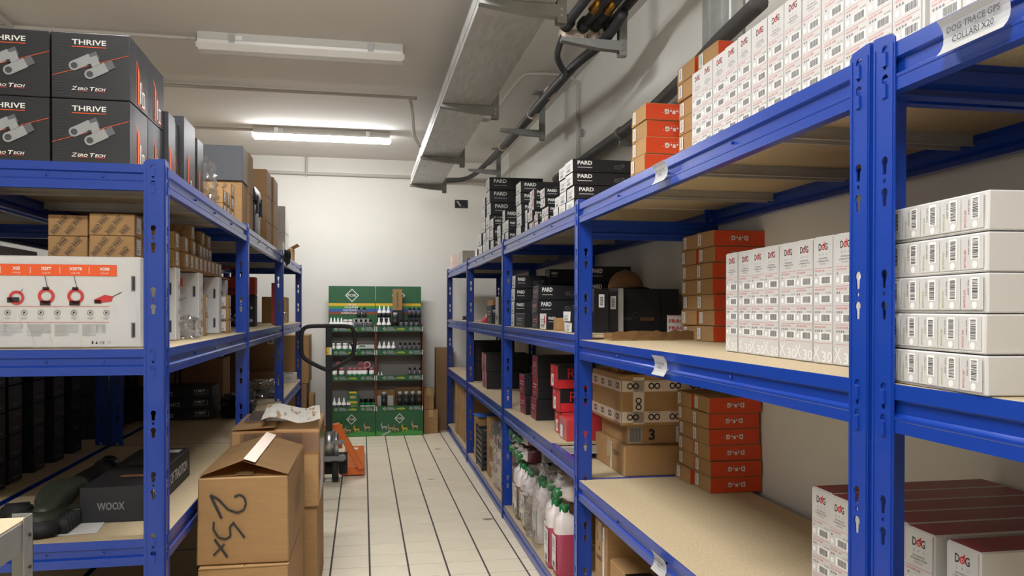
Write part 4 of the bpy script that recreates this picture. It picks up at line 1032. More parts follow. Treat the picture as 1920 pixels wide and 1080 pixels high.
# ---- low shelf
dm = (.20, .74, .117)
wx = item('stock_box', 'long black box printed with its maker name in front', 'box', carton(*dm, 'blackm', None, .002, .001, 3), PL, .118 + .1, 2.79 + .37, ZLL, .012)
D = Deco(); D.text('WOOX', -.005, -.005, .026, 'inkg', w=.085, bold=.03); put('lettering', D.mesh('lettering'), wx, '-y', dm)
D = Deco(); D.text('THE FUTURE OF TRADITION', .02, .0, .042, 'paper', w=.58, bold=.01); D.circ(-.05, -.045, .006, 'inkg', 10); put('lettering', D.mesh('lettering'), wx, '+x', dm)
D = Deco(); D.rect(.03, .25, .05, .07, 'paper'); D.rect(-.06, .0, .1, .12, 'inkd'); D.rect(-.02, -.22, .1, .04, 'tan'); put('lid_print', D.mesh('lid_print'), wx, '+z', dm)
sheet = item('paper_sheet', 'printed white paper sheet under the rifle stock', 'paper', box_mesh('paper_sheet', -.105, .105, -.15, .15, 0, .0006, 'paper'), PL, .345, 2.80, ZLL, .12)
D = Deco()
for k in range(9): D.rect(-.08, -.12 + k * .026, .15, .0024, 'inkl')
ob('printed_lines', D.mesh('printed_lines'), sheet, (0, 0, .0012))
# rifle stock lying on its side
rs = bpy.data.objects.new('rifle_stock', None); COL.objects.link(rs); rs.location = PL(.436, 2.62, ZLL + .001); rs.rotation_euler = (0, 0, -TL); tag(rs, 'dark olive rifle stock lying on the low left shelf', 'rifle stock')
def slab(pts, z0, z1, m, bev=.008):
    bm = bmesh.new(); extrude_poly(bm, pts, 'z', z0, z1); bmesh.ops.bevel(bm, geom=bm.edges[:], offset=bev, segments=2, affect='EDGES'); return mesh_from(bm, 'part', m, True)
ob('butt', slab([(-.06, .02), (.05, .012), (.085, .035), (.10, .16), (.05, .20), (-.02, .21), (-.07, .15)], 0, .056, 'olive', .012), rs)
ob('butt_pad', slab([(-.07, -.005), (.06, -.012), (.115, .02), (.09, .04), (.05, .012), (-.06, .02)], 0, .050, 'rubber', .008), rs)
for k in range(5): ob('pad_rib', slab([(.088, .045 + k * .026), (.128, .04 + k * .026), (.13, .056 + k * .026), (.09, .061 + k * .026)], .002, .048, 'rubber', .003), rs)
ob('cheek_rest', slab([(-.10, .12), (-.03, .13), (-.03, .22), (-.12, .20)], .02, .07, 'rubber', .01), rs)
bm = bmesh.new(); tube(bm, smoothpath([(.02, .12, .034), (.02, .2, .045), (.0, .27, .054), (0, .34, .058), (0, .42, .056), (0, .5, .052), (0, .54, .05)], 3), [.030, .034, .038, .040, .042, .046, .050, .053, .0545, .0545, .053, .050, .047, .044, .042, .040, .039, .038, .037][:19], 14); ob('receiver', mesh_from(bm, 'receiver', 'olive', True), rs)
bm = bmesh.new(); tube(bm, smoothpath([(.03, .28, .03), (.075, .36, .016), (.085, .48, .016), (.05, .58, .02), (.01, .6, .03)], 4), .009, 8); ob('trigger_guard', mesh_from(bm, 'trigger_guard', 'olive', True), rs)
bm = bmesh.new(); tube(bm, [(0, .52, .05), (0, .7, .05), (0, .85, .05)], [.040, .037, .035], 14); ob('fore_end', mesh_from(bm, 'fore_end', 'rubber', True), rs)
bm = bmesh.new(); tube(bm, [(0, .83, .05), (0, .90, .05)], [.046, .046], 12); ob('end_cap', mesh_from(bm, 'end_cap', 'blackg'), rs)
# maker boxes further back
for k, (t, w_) in enumerate((('CHASSIS', .46), ('PERFORMANCE', .46), ('COATS', .45))):
    dm = (w_, .28, .070); o = item('chassis_box', 'long black box with white lettering, %s of the three' % ['bottom', 'middle', 'top'][k], 'box', carton(*dm, 'black', None, .002, .002, 110 + k), PL, .34 + dm[0] / 2 + .004 * k, 5.45, ZLL + k * .0708, jig(.02), 'long black boxes on the low left shelf')
    D = Deco(); D.text(t, -.06, -.008, .026, 'inkl', w=.19 if k == 1 else .1, bold=.02); D.text('MDT', .165, .008, .017, 'paper', w=.045, bold=.02); D.ring(.128, .008, .009, .0025, 'paper', 10); D.rect(.115, -.014, .075, .006, 'inkg'); D.rect(.2, -.016, .003, .034, 'inkl'); put('lettering', D.mesh('lettering'), o, '-y', dm)
item('film_bag', 'grey film bag lying beside the long black boxes', 'bag', bag_mesh(.2, .36, .16, .06, 3, 22, 'crate', 4), PL, .2, 5.45, ZLL)
boxL('carton', 'brown carton behind the long black boxes', .36, 5.80, ZLL, (.28, .3, .36), 'kraftd', seed=120, flaps=True)
item('film_bag', 'dark crumpled film bag past the second post', 'bag', bag_mesh(.26, .5, .14, .08, 2.8, 23, 'film', 5), PL, .17, 6.62, ZLL)
boxL('magazine_stack', 'stack of dark leaflets inside the film past the second post', .08, 6.5, ZLL, (.22, .3, .045), 'inkd', seed=121)
boxL('carton', 'dark brown carton near the end of the low left shelf', .10, 7.05, ZLL, (.42, .3, .15), 'kraftd', seed=122, flaps=True)
D = Deco(); D.rect(-.03, -.05, .06, .1, 'paper'); D.up(); 
for q in range(3): D.barcode(-.02, -.035 + q * .028, .04, .02, 'ink', 5)
kl = D.mesh('label')
dm = (.44, .3, .27)
o = boxL('carton', 'kraft carton with a white label under the middle left shelf', .14, 7.4, ZLL + .245, dm, 'kraft', seed=123, flaps=True); l = put('label', kl, o, '-y', dm); l.location.x = .15; l.location.z = .2
boxL('carton', 'kraft carton below the labelled one on the left', .15, 7.4, ZLL, (.44, .3, .242), 'kraft', seed=124, flaps=True)
o = boxL('carton', 'small white box at the far corner of the low left shelf', .03, 7.85, ZLL, (.13, .22, .085), 'white', seed=125); D = Deco(); D.rect(-.045, -.06, .09, .09, 'inkd'); put('lid_print', D.mesh('lid_print'), o, '+z', (.13, .22, .085)); D = Deco(); D.text('8TG', .015, 0, .018, 'inkd'); put('lettering', D.mesh('lettering'), o, '-y', (.13, .22, .085))
boxL('carton', 'brown carton inside the end of the low left shelf', .17, 7.85, ZLL, (.3, .3, .20), 'kraftd', seed=126, flaps=True)
# ---- dark boxes on the back run
GB = 'dark boxes on the low shelf behind the left run'
D = Deco(); D.text('ZT', .0, .02, .022, 'inkg', w=.03); D.rect(-.03, -.03, .06, .006, 'inkg'); zt = D.mesh('printed_mark')
for c in range(5):
    for r in range(5 if c < 3 else 4):
        dm = (.30, .125, .098); o = boxL('optics_box', 'dark box behind the left run, pile %s, %s' % (['nearest', 'second', 'third', 'fourth', 'fifth'][c], nth(r + 1, 5 if c < 3 else 4)), .09 - .012 * (c == 0), 3.22 + c * .235 + (.05 if c == 0 else 0), ZLL + r * .0995, dm, 'black', seed=130 + r + c, group=GB, P=PL2, rz=jig(.03))
        put('printed_mark', zt, o, '+x', dm)
for c in range(3):
    for r in range(3): boxL('optics_box', 'dark box behind the left run, far pile %s, %s' % (ORD[c + 1], nth(r + 1, 3)), .10, 4.6 + c * .28, ZLL + r * .1215, (.3, .2, .12), 'black', seed=140 + r, group=GB, P=PL2)
o = boxL('card_tray', 'open kraft tray on the dark boxes behind the left run', .09, 4.62, ZLL + 3 * .1215, (.34, .3, .05), 'kraft', seed=150, P=PL2); o['category'] = 'tray'
boxL('carton', 'large white carton on the middle shelf behind the left run', .15, 3.2, ZML, (.44, .7, .38), 'white', seed=151, P=PL2)
for k in range(4): boxL('carton', 'brown carton on the middle shelf behind, %s' % nth(k + 1, 4, 'front'), .12, 4.5 + k * .5, ZML, (.4, .4, .34), 'kraftd', seed=152 + k, P=PL2, flaps=True, group='brown cartons behind the left run')
for k in range(5): boxL('carton', 'brown carton on the low shelf behind, %s' % nth(k + 1, 5, 'front'), .12, 5.5 + k * .5, ZLL, (.4, .42, .42), 'kraftd', seed=160 + k, P=PL2, flaps=True, group='brown cartons behind the left run')
# ---- grey bench rack at the lower left edge
gb = bpy.data.objects.new('bench_rack', None); COL.objects.link(gb); gb.location = (-.612, 1.62, 0); tag(gb, 'grey steel bench rack with a particle board top, lower left corner', 'rack')
for (x, y) in ((0, 0), (0, -1.0), (-.45, 0), (-.45, -1.0)):
    bm = bmesh.new(); sx_ = -1 if x == 0 else 1; sy_ = -1 if y == 0 else 1
    xs = sorted((x, x + sx_ * .002)); ys = sorted((y, y + sy_ * .04)); bx(bm, xs[0], xs[1], ys[0], ys[1], 0, .966)
    xs = sorted((x, x + sx_ * .036)); ys = sorted((y, y + sy_ * .002)); bx(bm, xs[0], xs[1], ys[0], ys[1], 0, .966)
    ob('leg', mesh_from(bm, 'leg', 'greysteel'), gb)
    if x == 0 and y == 0:
        for z in (.93, .87, .81): 
            bm = bmesh.new(); tube(bm, [(.0005, -.018, z), (.003, -.018, z)], .0035, 8); ob('rivet', mesh_from(bm, 'rivet', 'rubber'), gb)
for (a, b, c, d) in ((-.006, -.003, -.96, -.04), (-.447, -.444, -.96, -.04), (-.41, -.04, -.006, -.003), (-.41, -.04, -.997, -.994)): ob('rail', box_mesh('rail', a, b, c, d, .905, .957, 'greysteel'), gb)
ob('bench_top', box_mesh('bench_top', -.443, -.007, -.993, -.007, .945, .960, 'board'), gb)
# ------------------------------------------------------------------ cartons standing on the floor
def floor_carton(label, x0, x1, y0, y1, z0, h, seed, m='kraft', flaps=True):
    return item('carton', label, 'box', carton(x1 - x0, y1 - y0, h, m, None, .004, .004, seed, flaps), PW_, (x0 + x1) / 2, (y0 + y1) / 2, z0, 0, 'big cartons stacked in the aisle')
LA = floor_carton('bottom kraft carton under the one marked 25x', -.575, -.262, 2.93, 3.60, 0, .428, 201)
LB = floor_carton('bottom kraft carton at the back of the aisle stack', -.575, -.205, 3.66, 4.25, 0, .452, 202)
# open-topped carton marked 25x
x0, x1, y0, y1, z0, hh = -.578, -.262, 2.955, 3.60, .4325, .315
ca = item('carton', 'kraft carton with loose flaps, marked 25x in black ink', 'box', carton(x1 - x0, y1 - y0, hh, 'kraft', None, .004, .004, 203), PW_, (x0 + x1) / 2, (y0 + y1) / 2, z0, -.012, 'big cartons stacked in the aisle')
hw = (x1 - x0) / 2
def flap_mesh(w, L, wob, seed):
    bm = bmesh.new(); rg = random.Random(seed); n = 6; A = []; B = []
    for i in range(n + 1):
        y = -L / 2 + L * i / n; A.append(bm.verts.new((0, y, 0))); B.append(bm.verts.new((w + rg.uniform(-.003, .003), y + rg.uniform(-.002, .002), rg.uniform(-wob, wob))))
    for i in range(n): bm.faces.new((A[i], A[i + 1], B[i + 1], B[i]))
    bmesh.ops.solidify(bm, geom=bm.faces[:], thickness=.004); fix(bm); return mesh_from(bm, 'flap', 'kraft')
ob('flap', flap_mesh(.165, y1 - y0 - .006, .004, 1), ca, (-hw + .002, 0, hh + .004), (0, -.33, 0))
fr = ob('flap', flap_mesh(.165, y1 - y0 - .006, .004, 2), ca, (hw - .002, 0, hh + .004), (0, .34, PI))
fr.rotation_euler = (0, -.34, PI)
bm = bmesh.new(); bx(bm, .125, .168, -.318, .318, .0048, .0056); ob('torn_tape', mesh_from(bm, 'torn_tape', 'tapew'), fr)
bm = bmesh.new(); bx(bm, -.03, .03, -.3, .3, .0, .003); ob('inner_flap', mesh_from(bm, 'inner_flap', 'kraftd'), ca, (0, 0, hh + .003))
D = Deco()     # the ink marks run down the face, turned a quarter
D.line([(-.030, .092), (-.012, .098), (.004, .09), (.010, .072), (.002, .052), (-.02, .045), (-.05, .055), (-.085, .088), (-.11, .10)], .007, 'ink'); D.up(); D.line([(-.11, .10), (-.072, .03)], .009, 'ink')
D.up(); D.line([(-.098, .022), (-.10, -.002), (-.082, -.026), (-.06, -.032), (-.042, -.024), (-.045, .004), (-.03, .018)], .007, 'ink'); D.up(); D.line([(-.032, .014), (.006, -.03)], .007, 'ink'); D.up(); D.line([(-.096, -.03), (-.052, -.085)], .008, 'ink'); D.up(); D.line([(-.062, -.045), (-.100, -.078)], .006, 'ink')
hwm = ob('handwriting', D.mesh('handwriting'), ca, (0, -(y1 - y0) / 2 - .0062, hh * .46), (PI / 2, 0, 0)); hwm.scale = (1.02, 1.22, 1); hwm.location.z -= .012
D = Deco()
for k in range(7): D.line([(-.12 + k * .03, .06), (-.15 + k * .03, -.06)], .006, 'inkd')
ob('printed_marks', D.mesh('printed_marks'), ca, (hw + .005, .05, hh * .55), (PI / 2, 0, PI / 2))
# wrapped carton behind it
cbx = item('carton', 'film-taped kraft carton with a torn white board on top', 'box', carton(.385, .60, .35, 'kraft', None, .006, .006, 204), PW_, -.393, 3.955, .457, .01, 'big cartons stacked in the aisle')
bm = bmesh.new()
bx(bm, -.193, .193, -.3035, -.3025, .25, .35); ob('clear_tape', mesh_from(bm, 'clear_tape', 'filmk'), cbx)
for (a, b) in ((-.15, -.07), (.03, .12)):
    bm = bmesh.new(); bx(bm, a, b, -.3045, -.3037, .0, .34); ob('clear_tape', mesh_from(bm, 'clear_tape', 'filmk'), cbx)
bm = bmesh.new(); bx(bm, .1958, .1966, -.29, .29, .02, .33); ob('clear_tape', mesh_from(bm, 'clear_tape', 'filmw'), cbx)
bm = bmesh.new(); bx(bm, .1968, .1974, -.18, .1, .04, .26); ob('shipping_label', mesh_from(bm, 'shipping_label', 'paper'), cbx)
f1 = ob('flap', flap_mesh(.19, .58, .003, 5), cbx, (-.191, 0, .354), (0, -.05, 0))
bm = bmesh.new(); bx(bm, -.10, .10, -.2, .2, 0, .0015); ob('clear_tape', mesh_from(bm, 'clear_tape', 'filmw'), cbx, (-.06, .1, .368), (0, 0, 0))
bm = bmesh.new(); n = 8
gr = [[bm.verts.new((-.13 + .26 * i / n, -.27 + .56 * j / n, .012 * math.sin(i * .9) + rj.uniform(-.003, .003))) for j in range(n + 1)] for i in range(n + 1)]
for i in range(n):
    for j in range(n): bm.faces.new((gr[i][j], gr[i + 1][j], gr[i + 1][j + 1], gr[i][j + 1]))
bmesh.ops.solidify(bm, geom=bm.faces[:], thickness=.006); fix(bm)
mt = mat('tornwhite', '#e3dfd4', 0.6); nt = mt.node_tree; nz = nt.nodes.new('ShaderNodeTexNoise'); nz.inputs['Scale'].default_value = 9; nz.inputs['Detail'].default_value = 8
cr = nt.nodes.new('ShaderNodeValToRGB'); cr.color_ramp.elements[0].position = .40; cr.color_ramp.elements[1].position = .44; cr.color_ramp.elements[0].color = lin('#b08a58'); cr.color_ramp.elements[1].color = lin('#e6e2d8')
tc = nt.nodes.new('ShaderNodeTexCoord'); mp = nt.nodes.new('ShaderNodeMapping'); mp.inputs['Scale'].default_value = (2.6, .35, 1); nt.links.new(tc.outputs['Object'], mp.inputs[0]); nt.links.new(mp.outputs[0], nz.inputs[0]); nt.links.new(nz.outputs[0], cr.inputs[0]); nt.links.new(cr.outputs[0], nt.nodes['Principled BSDF'].inputs['Base Color'])
ob('torn_board', mesh_from(bm, 'torn_board', 'tornwhite'), cbx, (.055, .0, .392), (0, .06, .05))
# cartons by the end wall
kraft_box('upper small kraft carton beside the green display', PW_, .712, 8.66, .262, (.105, .1, .235), seed=210, tdir='y')
kraft_box('lower small kraft carton beside the green display', PW_, .735, 8.67, 0, (.155, .12, .258), seed=211, tdir='y')
kraft_box('tall brown carton standing at the end wall behind the right run', PW_, .905, 8.885, 0, (.2, .16, .93), m='kraftd', seed=212, tape=None)
kraft_box('large kraft carton on top at the end of the left run', PW_, -.78, 8.70, .585, (.44, .5, .5), seed=213)
kraft_box('large kraft carton at the bottom at the end of the left run', PW_, -.80, 8.70, 0, (.44, .5, .58), m='kraftd', seed=214)
kraft_box('flattened kraft carton leaning at the end of the left run', PW_, -.535, 8.62, 0, (.05, .3, .46), seed=215, tape=None)
# ------------------------------------------------------------------ pallet truck
pt_ = bpy.data.objects.new('pallet_truck', None); COL.objects.link(pt_); pt_.location = (-.262, 6.34, 0); tag(pt_, 'orange hand pallet truck with a black handle loop', 'pallet truck')
def pob(nm, bm, m, smooth=False): return ob(nm, mesh_from(bm, nm, m, smooth), pt_)
bm = bmesh.new(); bx(bm, -.026, .026, -.045, -.01, .25, 1.222); bmesh.ops.bevel(bm, geom=bm.edges[:], offset=.006, segments=2, affect='EDGES'); pob('tiller', bm, 'rubber')
bm = bmesh.new(); tube(bm, smoothpath([(0, -.03, .875), (-.08, -.03, .91), (-.165, -.03, .958), (-.205, -.03, 1.005), (-.212, -.03, 1.09), (-.208, -.03, 1.17), (-.185, -.03, 1.212), (-.13, -.03, 1.226), (0, -.03, 1.228), (.13, -.03, 1.226), (.175, -.03, 1.212), (.195, -.03, 1.17), (.197, -.03, 1.09), (.185, -.03, 1.005), (.15, -.03, .958), (.07, -.03, .91), (0, -.03, .875)], 5), .0165, 10); hl = pob('handle_loop', bm, 'rubber', True)
bm = bmesh.new(); tube(bm, smoothpath([(.16, -.03, 1.10), (.185, -.03, 1.04), (.15, -.03, .96)], 4), .008, 8); ob('release_lever', mesh_from(bm, 'release_lever', 'blackm', True), hl)
D = Deco(); D.rect(-.02, -.03, .04, .06, 'yellow'); D.up(); D.rect(.004, -.028, .015, .056, 'paper'); D.rect(-.014, -.02, .005, .012, 'ink'); ob('warning_sticker', D.mesh('warning_sticker'), pt_, (.0, -.0458, 1.03), (PI / 2, 0, 0))
bm = bmesh.new(); tube(bm, [(0, 0, .22), (0, 0, .40)], .05, 14); pob('pump_cylinder', bm, 'steel', True)
bm = bmesh.new(); tube(bm, [(.055, -.02, .2), (.055, -.02, .38)], .02, 10); pob('lift_rod', bm, 'steel', True)
bm = bmesh.new(); bx(bm, -.11, .13, -.07, .07, .165, .205); bmesh.ops.bevel(bm, geom=bm.edges[:], offset=.012, segments=2, affect='EDGES'); pob('axle_plate', bm, 'greysteel')
bm = bmesh.new(); bx(bm, .02, .12, -.06, -.03, .30, .33); bmesh.ops.bevel(bm, geom=bm.edges[:], offset=.006, segments=2, affect='EDGES'); pob('pedal', bm, 'greysteel')
for x in (-.06, .05):
    bm = bmesh.new(); tube(bm, [(x - .024, -.02, .09), (x + .024, -.02, .09)], .088, 22); w_ = pob('steer_wheel', bm, 'rubber')
    bm = bmesh.new(); tube(bm, [(x - .026, -.02, .09), (x + .026, -.02, .09)], .05, 16); ob('hub', mesh_from(bm, 'hub', 'steel'), w_)
for s in (-1, 1):
    x0, x1 = (.10, .275) if s > 0 else (-.275, -.10)
    bm = bmesh.new(); extrude_poly(bm, [(x0, .062), (x1, .062), (x1, .072), (x0, .072)], 'y', .16, 1.18)
    f_ = pob('fork', bm, 'jackorange')
    for xa in (x0, x1 - .012): ob('fork_side', box_mesh('fork_side', xa, xa + .012, .16, 1.15, .03, .0615, 'jackorange'), f_)
    ob('fork_heel', box_mesh('fork_heel', x0 - .02, x1, .145, .165, .012, .062, 'jackorange', .004), f_)
    D = Deco(); D.rect(x0 + .04, .98, .08, .1, 'paper'); ob('sticker', D.mesh('sticker'), f_, (0, 0, .0730))
    for yy in (.95, 1.05):
        bm = bmesh.new(); tube(bm, [((x0 + x1) / 2 - .04, yy, .037), ((x0 + x1) / 2 + .04, yy, .037)], .035, 12); ob('load_roller', mesh_from(bm, 'load_roller', 'capw'), f_)
    # sloping brace from the head down to the fork heel
    bm = bmesh.new(); extrude_poly(bm, [(s * .02, .43), (s * .075, .44), (s * .275, .07), (s * .225, .062)], 'y', .10, .17); fix(bm); bmesh.ops.bevel(bm, geom=bm.edges[:], offset=.004, segments=1, affect='EDGES'); pob('brace', bm, 'jackorange')
bm = bmesh.new(); bx(bm, -.1, .1, .09, .12, .24, .43); pob('head_plate', bm, 'jackorange')
bm = bmesh.new(); bx(bm, -.14, .14, .12, .16, .03, .2); pob('lift_frame', bm, 'blackm')
# ------------------------------------------------------------------ green product displays
def logo(D, x, y, s):
    D.poly([(x - s, y), (x, y - s), (x + s, y), (x, y + s)], 'paper'); D.up(); D.poly([(x - s * .82, y), (x, y - s * .82), (x + s * .82, y), (x, y + s * .82)], 'green'); D.up(); D.text('FOR', x, y, s * .42, 'paper', w=s * 1.25, bold=.02)
def deer(D, x, y, s, k):
    D.poly([(x - s, y + s * .25), (x + s * .7, y + s * .3), (x + s * .8, y - s * .25), (x - s * .95, y - s * .25)], k)
    for q in (-.85, -.6, .45, .7): D.rect(x + q * s - s * .06, y - s * .95, s * .13, s * .75, k)
    D.up(); D.poly([(x - s * 1.0, y), (x - s * .7, y + s * .25), (x - s * .95, y + s * 1.0), (x - s * 1.35, y + s * .85), (x - s * 1.3, y + s * .7)], k)
    D.line([(x - s * 1.05, y + s * .95), (x - s * 1.2, y + s * 1.5), (x - s * .9, y + s * 1.75)], s * .09, k); D.line([(x - s * 1.0, y + s * .95), (x - s * .75, y + s * 1.55)], s * .09, k)
def display(X0, label, first):
    Wd, Dp, Y0 = .505, .36, 8.515
    r = bpy.data.objects.new('display_stand', None); COL.objects.link(r); r.location = (X0 + Wd / 2, Y0, 0); tag(r, label, 'display', 'green product displays at the end wall')
    w = Wd / 2
    ob('back_panel', box_mesh('back_panel', -w, w, Dp - .02, Dp, 0, 1.20, 'greybox'), r)
    hd = ob('header', box_mesh('header', -w, w, Dp - .03, Dp - .0201, 1.14, 1.62, 'green'), r)
    D = Deco(); cols = ('yellow', 'greenl', 'bluep', 'brownp')
    for k, c in enumerate(cols): D.rect(-w + .001, .04 - k * .031, Wd - .002, .030, c)
    D.up()
    if first:
        for k, t in enumerate(('GUN', 'HUNTER', 'OUTDOOR', 'AGROculture')): D.text(t, .0, .055 - k * .031, .021, 'paper', w=(.085, .16, .195, .24)[k], bold=.03)
    logo(D, .0, .157, .075)
    ob('header_print', D.mesh('header_print'), hd, (0, Dp - .031, 1.36), (PI / 2, 0, 0))
    for s in (-1, 1): ob('side_panel', box_mesh('side_panel', min(s * w, s * (w - .006)), max(s * w, s * (w - .006)), .01, Dp, 0, 1.20, 'lime' if False else 'brownp'), r)
    D0 = Deco(); D0.rect(-w + .012, -.024, .014, .048, 'paper') if False else None
    logo(D0, -.16, 0, .02); logo(D0, .12, 0, .02)
    for x in (-.085, .195):
        for k in range(4): D0.rect(x - .045, .012 - k * .009, .06 + .01 * k, .004, 'inkl')
    D0.poly([(-.04, -.008), (.05, -.014), (.06, .0), (.03, .012), (-.03, .006)], 'lime'); D0.rect(w - .012, -.026, .008, .052, 'paper'); D0.rect(-w + .004, -.026, .008, .052, 'paper')
    lipm = D0.mesh('lip_print'); lip = box_mesh('lip', -w, w, 0, .006, 0, .058, 'green'); tray_ = box_mesh('tray', -w + .006, w - .006, .006, Dp - .03, 0, .008, 'greybox')
    for z in (1.125, .873, .60, .268):
        t = ob('tray', tray_, r, (0, 0, z)); l = ob('lip', lip, t, (0, 0, -.003)); ob('lip_print', lipm, l, (0, -.0012, .029), (PI / 2, 0, 0))
    bp = ob('base_panel', box_mesh('base_panel', -w, w, 0, .012, 0, .264, 'green'), r)
    D = Deco(); D.poly([(-w + .005, -.128), (w - .005, -.128), (w - .005, -.09), (.1, -.07), (-.05, -.1), (-w + .005, -.075)], 'greenl'); D.up()
    logo(D, .0, .055, .055); D.up()
    for k, (x, y, s, c) in enumerate([(-.16, -.035, .032, 'inkl'), (-.09, -.05, .03, 'deer'), (-.03, -.06, .028, 'deer'), (.06, -.055, .03, 'yellow'), (.17, -.035, .034, 'deer')]): deer(D, x, y, s, c); D.up()
    D.poly([(-.2, -.12), (-.1, -.07), (-.09, -.085), (-.17, -.128)], 'inkl')
    ob('base_print', D.mesh('base_print'), bp, (0, -.0012, .132), (PI / 2, 0, 0))
    return r
display(-.372, 'left green product display with four coloured stripes and white slogans', True)
display(.137, 'right green product display with a kraft box before its header', False)
# ---- products
def prod(kind, label, prof, m, cap=None, capm='capw', lab=None, n=12):
    bm = bmesh.new(); lathe(bm, prof, n); b = mesh_from(bm, kind, m)
    c = None
    if cap: bm = bmesh.new(); lathe(bm, cap, n); c = mesh_from(bm, 'cap', capm)
    l = None
    if lab:
        bm = bmesh.new(); r, za, zb = lab[:3]; lathe(bm, [(r, za), (r, zb)], n); l = mesh_from(bm, 'label', lab[3])
    return (kind, label, b, c, l)
PK = {
 'spray': prod('spray_bottle', 'white-nosed spray bottle', [(.022, 0), (.024, .004), (.024, .075), (.012, .095)], 'capw', [(.013, .094), (.013, .104), (.009, .107), (.006, .135), (.003, .138)], 'capw', (.0246, .008, .06, 'blackm')),
 'dark': prod('dark_bottle', 'glossy-capped dark bottle', [(.022, 0), (.023, .004), (.023, .08), (.012, .094)], 'glassy', [(.012, .093), (.012, .118), (.009, .121)], 'blackg', (.0236, .01, .06, 'blackm')),
 'can': prod('aerosol_can', 'black aerosol can', [(.028, 0), (.030, .004), (.030, .15), (.024, .165)], 'blackm', [(.024, .164), (.024, .19), (.02, .195)], 'inkl', (.0306, .06, .12, 'ink')),
 'jar': prod('jar', 'white jar with a green band', [(.026, 0), (.028, .004), (.028, .085), (.022, .092)], 'capw', [(.024, .091), (.024, .115), (.02, .118)], 'capw', (.0286, .018, .06, 'greenc')),
 'tub': prod('tub', 'rose-lidded white tub', [(.026, 0), (.028, .004), (.028, .095), (.022, .10)], 'capw', [(.026, .099), (.026, .125), (.022, .128)], 'rose', (.0286, .018, .06, 'greenc')),
 'green': prod('green_can', 'green can with a black lid', [(.028, 0), (.029, .003), (.029, .085), (.028, .088)], 'greenc', [(.03, .087), (.03, .12), (.027, .122)], 'blackg', (.0296, .02, .05, 'capw')),
}
ZS = (1.1335, .8815, .6085, .2765); SN = ('top', 'second', 'third', 'bottom')
def shelf_row(kind, X, n, lev, side, note, dy=.06, rows=1, zadd=0.0, sp=None, sc=None):
    k, lb, b, c, l = PK[kind]; sp = sp or .052
    for r_ in range(rows):
        for i in range(n):
            pos = '' if n == 1 else ', %s from left' % ORD[i + 1]
            o = item(k, '%s, %s shelf of the %s display%s%s' % (lb, SN[lev], side, note, pos), 'bottle' if 'bottle' in k else 'container', b, PW_, X + i * sp, 8.515 + dy + r_ * .06, ZS[lev] + zadd, jig(.3), '%s, %s shelf, %s display%s' % (k.replace('_', ' ') + 's', SN[lev], side, note))
            if sc: o.scale = (sc, sc, sc)
            if c: ob('cap', c, o)
            if l: ob('label', l, o)
def clear_pack(label, X0, X1, lev, h, zadd=0.0):
    bm = bmesh.new(); bx(bm, X0, X1, 8.53, 8.62, 0, h); fix(bm); o = item('clear_box', label, 'box', mesh_from(bm, 'clear_box', 'film'), PW_, 0, 0, ZS[lev] + zadd)
shelf_row('spray', -.335, 4, 0, 'left', '', sp=.036); shelf_row('jar', -.185, 2, 0, 'left', ''); shelf_row('dark', -.07, 4, 0, 'left', '', sp=.05); 
shelf_row('dark', -.045, 2, 0, 'left', ', upper tier', dy=.24, zadd=.13, sp=.06)
item('display_riser', 'pale box riser behind the bottles, left display', 'box', carton(.17, .09, .127, 'greybox'), PW_, -.02, 8.755, ZS[0])
item('display_riser', 'grey box riser behind the white-nosed bottles, right display', 'box', carton(.15, .09, .127, 'blackm'), PW_, .225, 8.755, ZS[0])
item('display_riser', 'grey box riser behind the dark bottles, right display', 'box', carton(.15, .09, .127, 'blackm'), PW_, .555, 8.755, ZS[0])
shelf_row('spray', .17, 3, 0, 'right', '', sp=.052); shelf_row('spray', .18, 3, 0, 'right', ', upper tier', dy=.24, zadd=.13, sp=.048)
shelf_row('can', .345, 1, 0, 'right', ''); shelf_row('dark', .41, 4, 0, 'right', '', sp=.055); shelf_row('dark', .51, 3, 0, 'right', ', upper tier', dy=.24, zadd=.13, sp=.05)
o = item('kraft_box', 'tall kraft box with green print before the right header', 'box', carton(.105, .06, .235, 'kraft', None, .002), PW_, .375, 8.75, 1.352)
D = Deco(); D.text('FOR HUNTER', 0, 0, .02, 'greenc', w=.17, rot=PI / 2, bold=.02); put('printed_mark', D.mesh('printed_mark'), o, '-y', (.105, .06, .235))
item('carton', 'black carton carrying the tall kraft box', 'box', carton(.115, .09, .215, 'black'), PW_, .375, 8.75, ZS[0])
shelf_row('jar', -.32, 4, 1, 'left', '', sp=.066); o = item('white_box', 'white banded carton on the second shelf of the left display', 'box', carton(.16, .1, .10, 'white'), PW_, .04, 8.60, ZS[1]); D = Deco(); D.rect(-.075, -.01, .15, .02, 'blackm'); D.rect(-.075, .03, .06, .012, 'greenc'); put('printed_band', D.mesh('printed_band'), o, '-y', (.16, .1, .10))
shelf_row('tub', -.07, 1, 1, 'left', '')
shelf_row('spray', .175, 4, 1, 'right', '', sp=.05); shelf_row('dark', .40, 2, 1, 'right', '', sp=.05); shelf_row('dark', .50, 3, 1, 'right', ', right end', sp=.05)
shelf_row('tub', -.30, 2, 2, 'left', ', left pair', sp=.075); shelf_row('tub', -.14, 3, 2, 'left', ', middle three', sp=.055); shelf_row('tub', .02, 2, 2, 'left', ', right pair', sp=.072)
shelf_row('spray', .165, 2, 2, 'right', ', small', sp=.034, sc=.55); shelf_row('dark', .50, 3, 2, 'right', '', sp=.055)
shelf_row('spray', -.30, 4, 3, 'left', '', sp=.05); shelf_row('green', -.0, 3, 3, 'left', '', sp=.058)
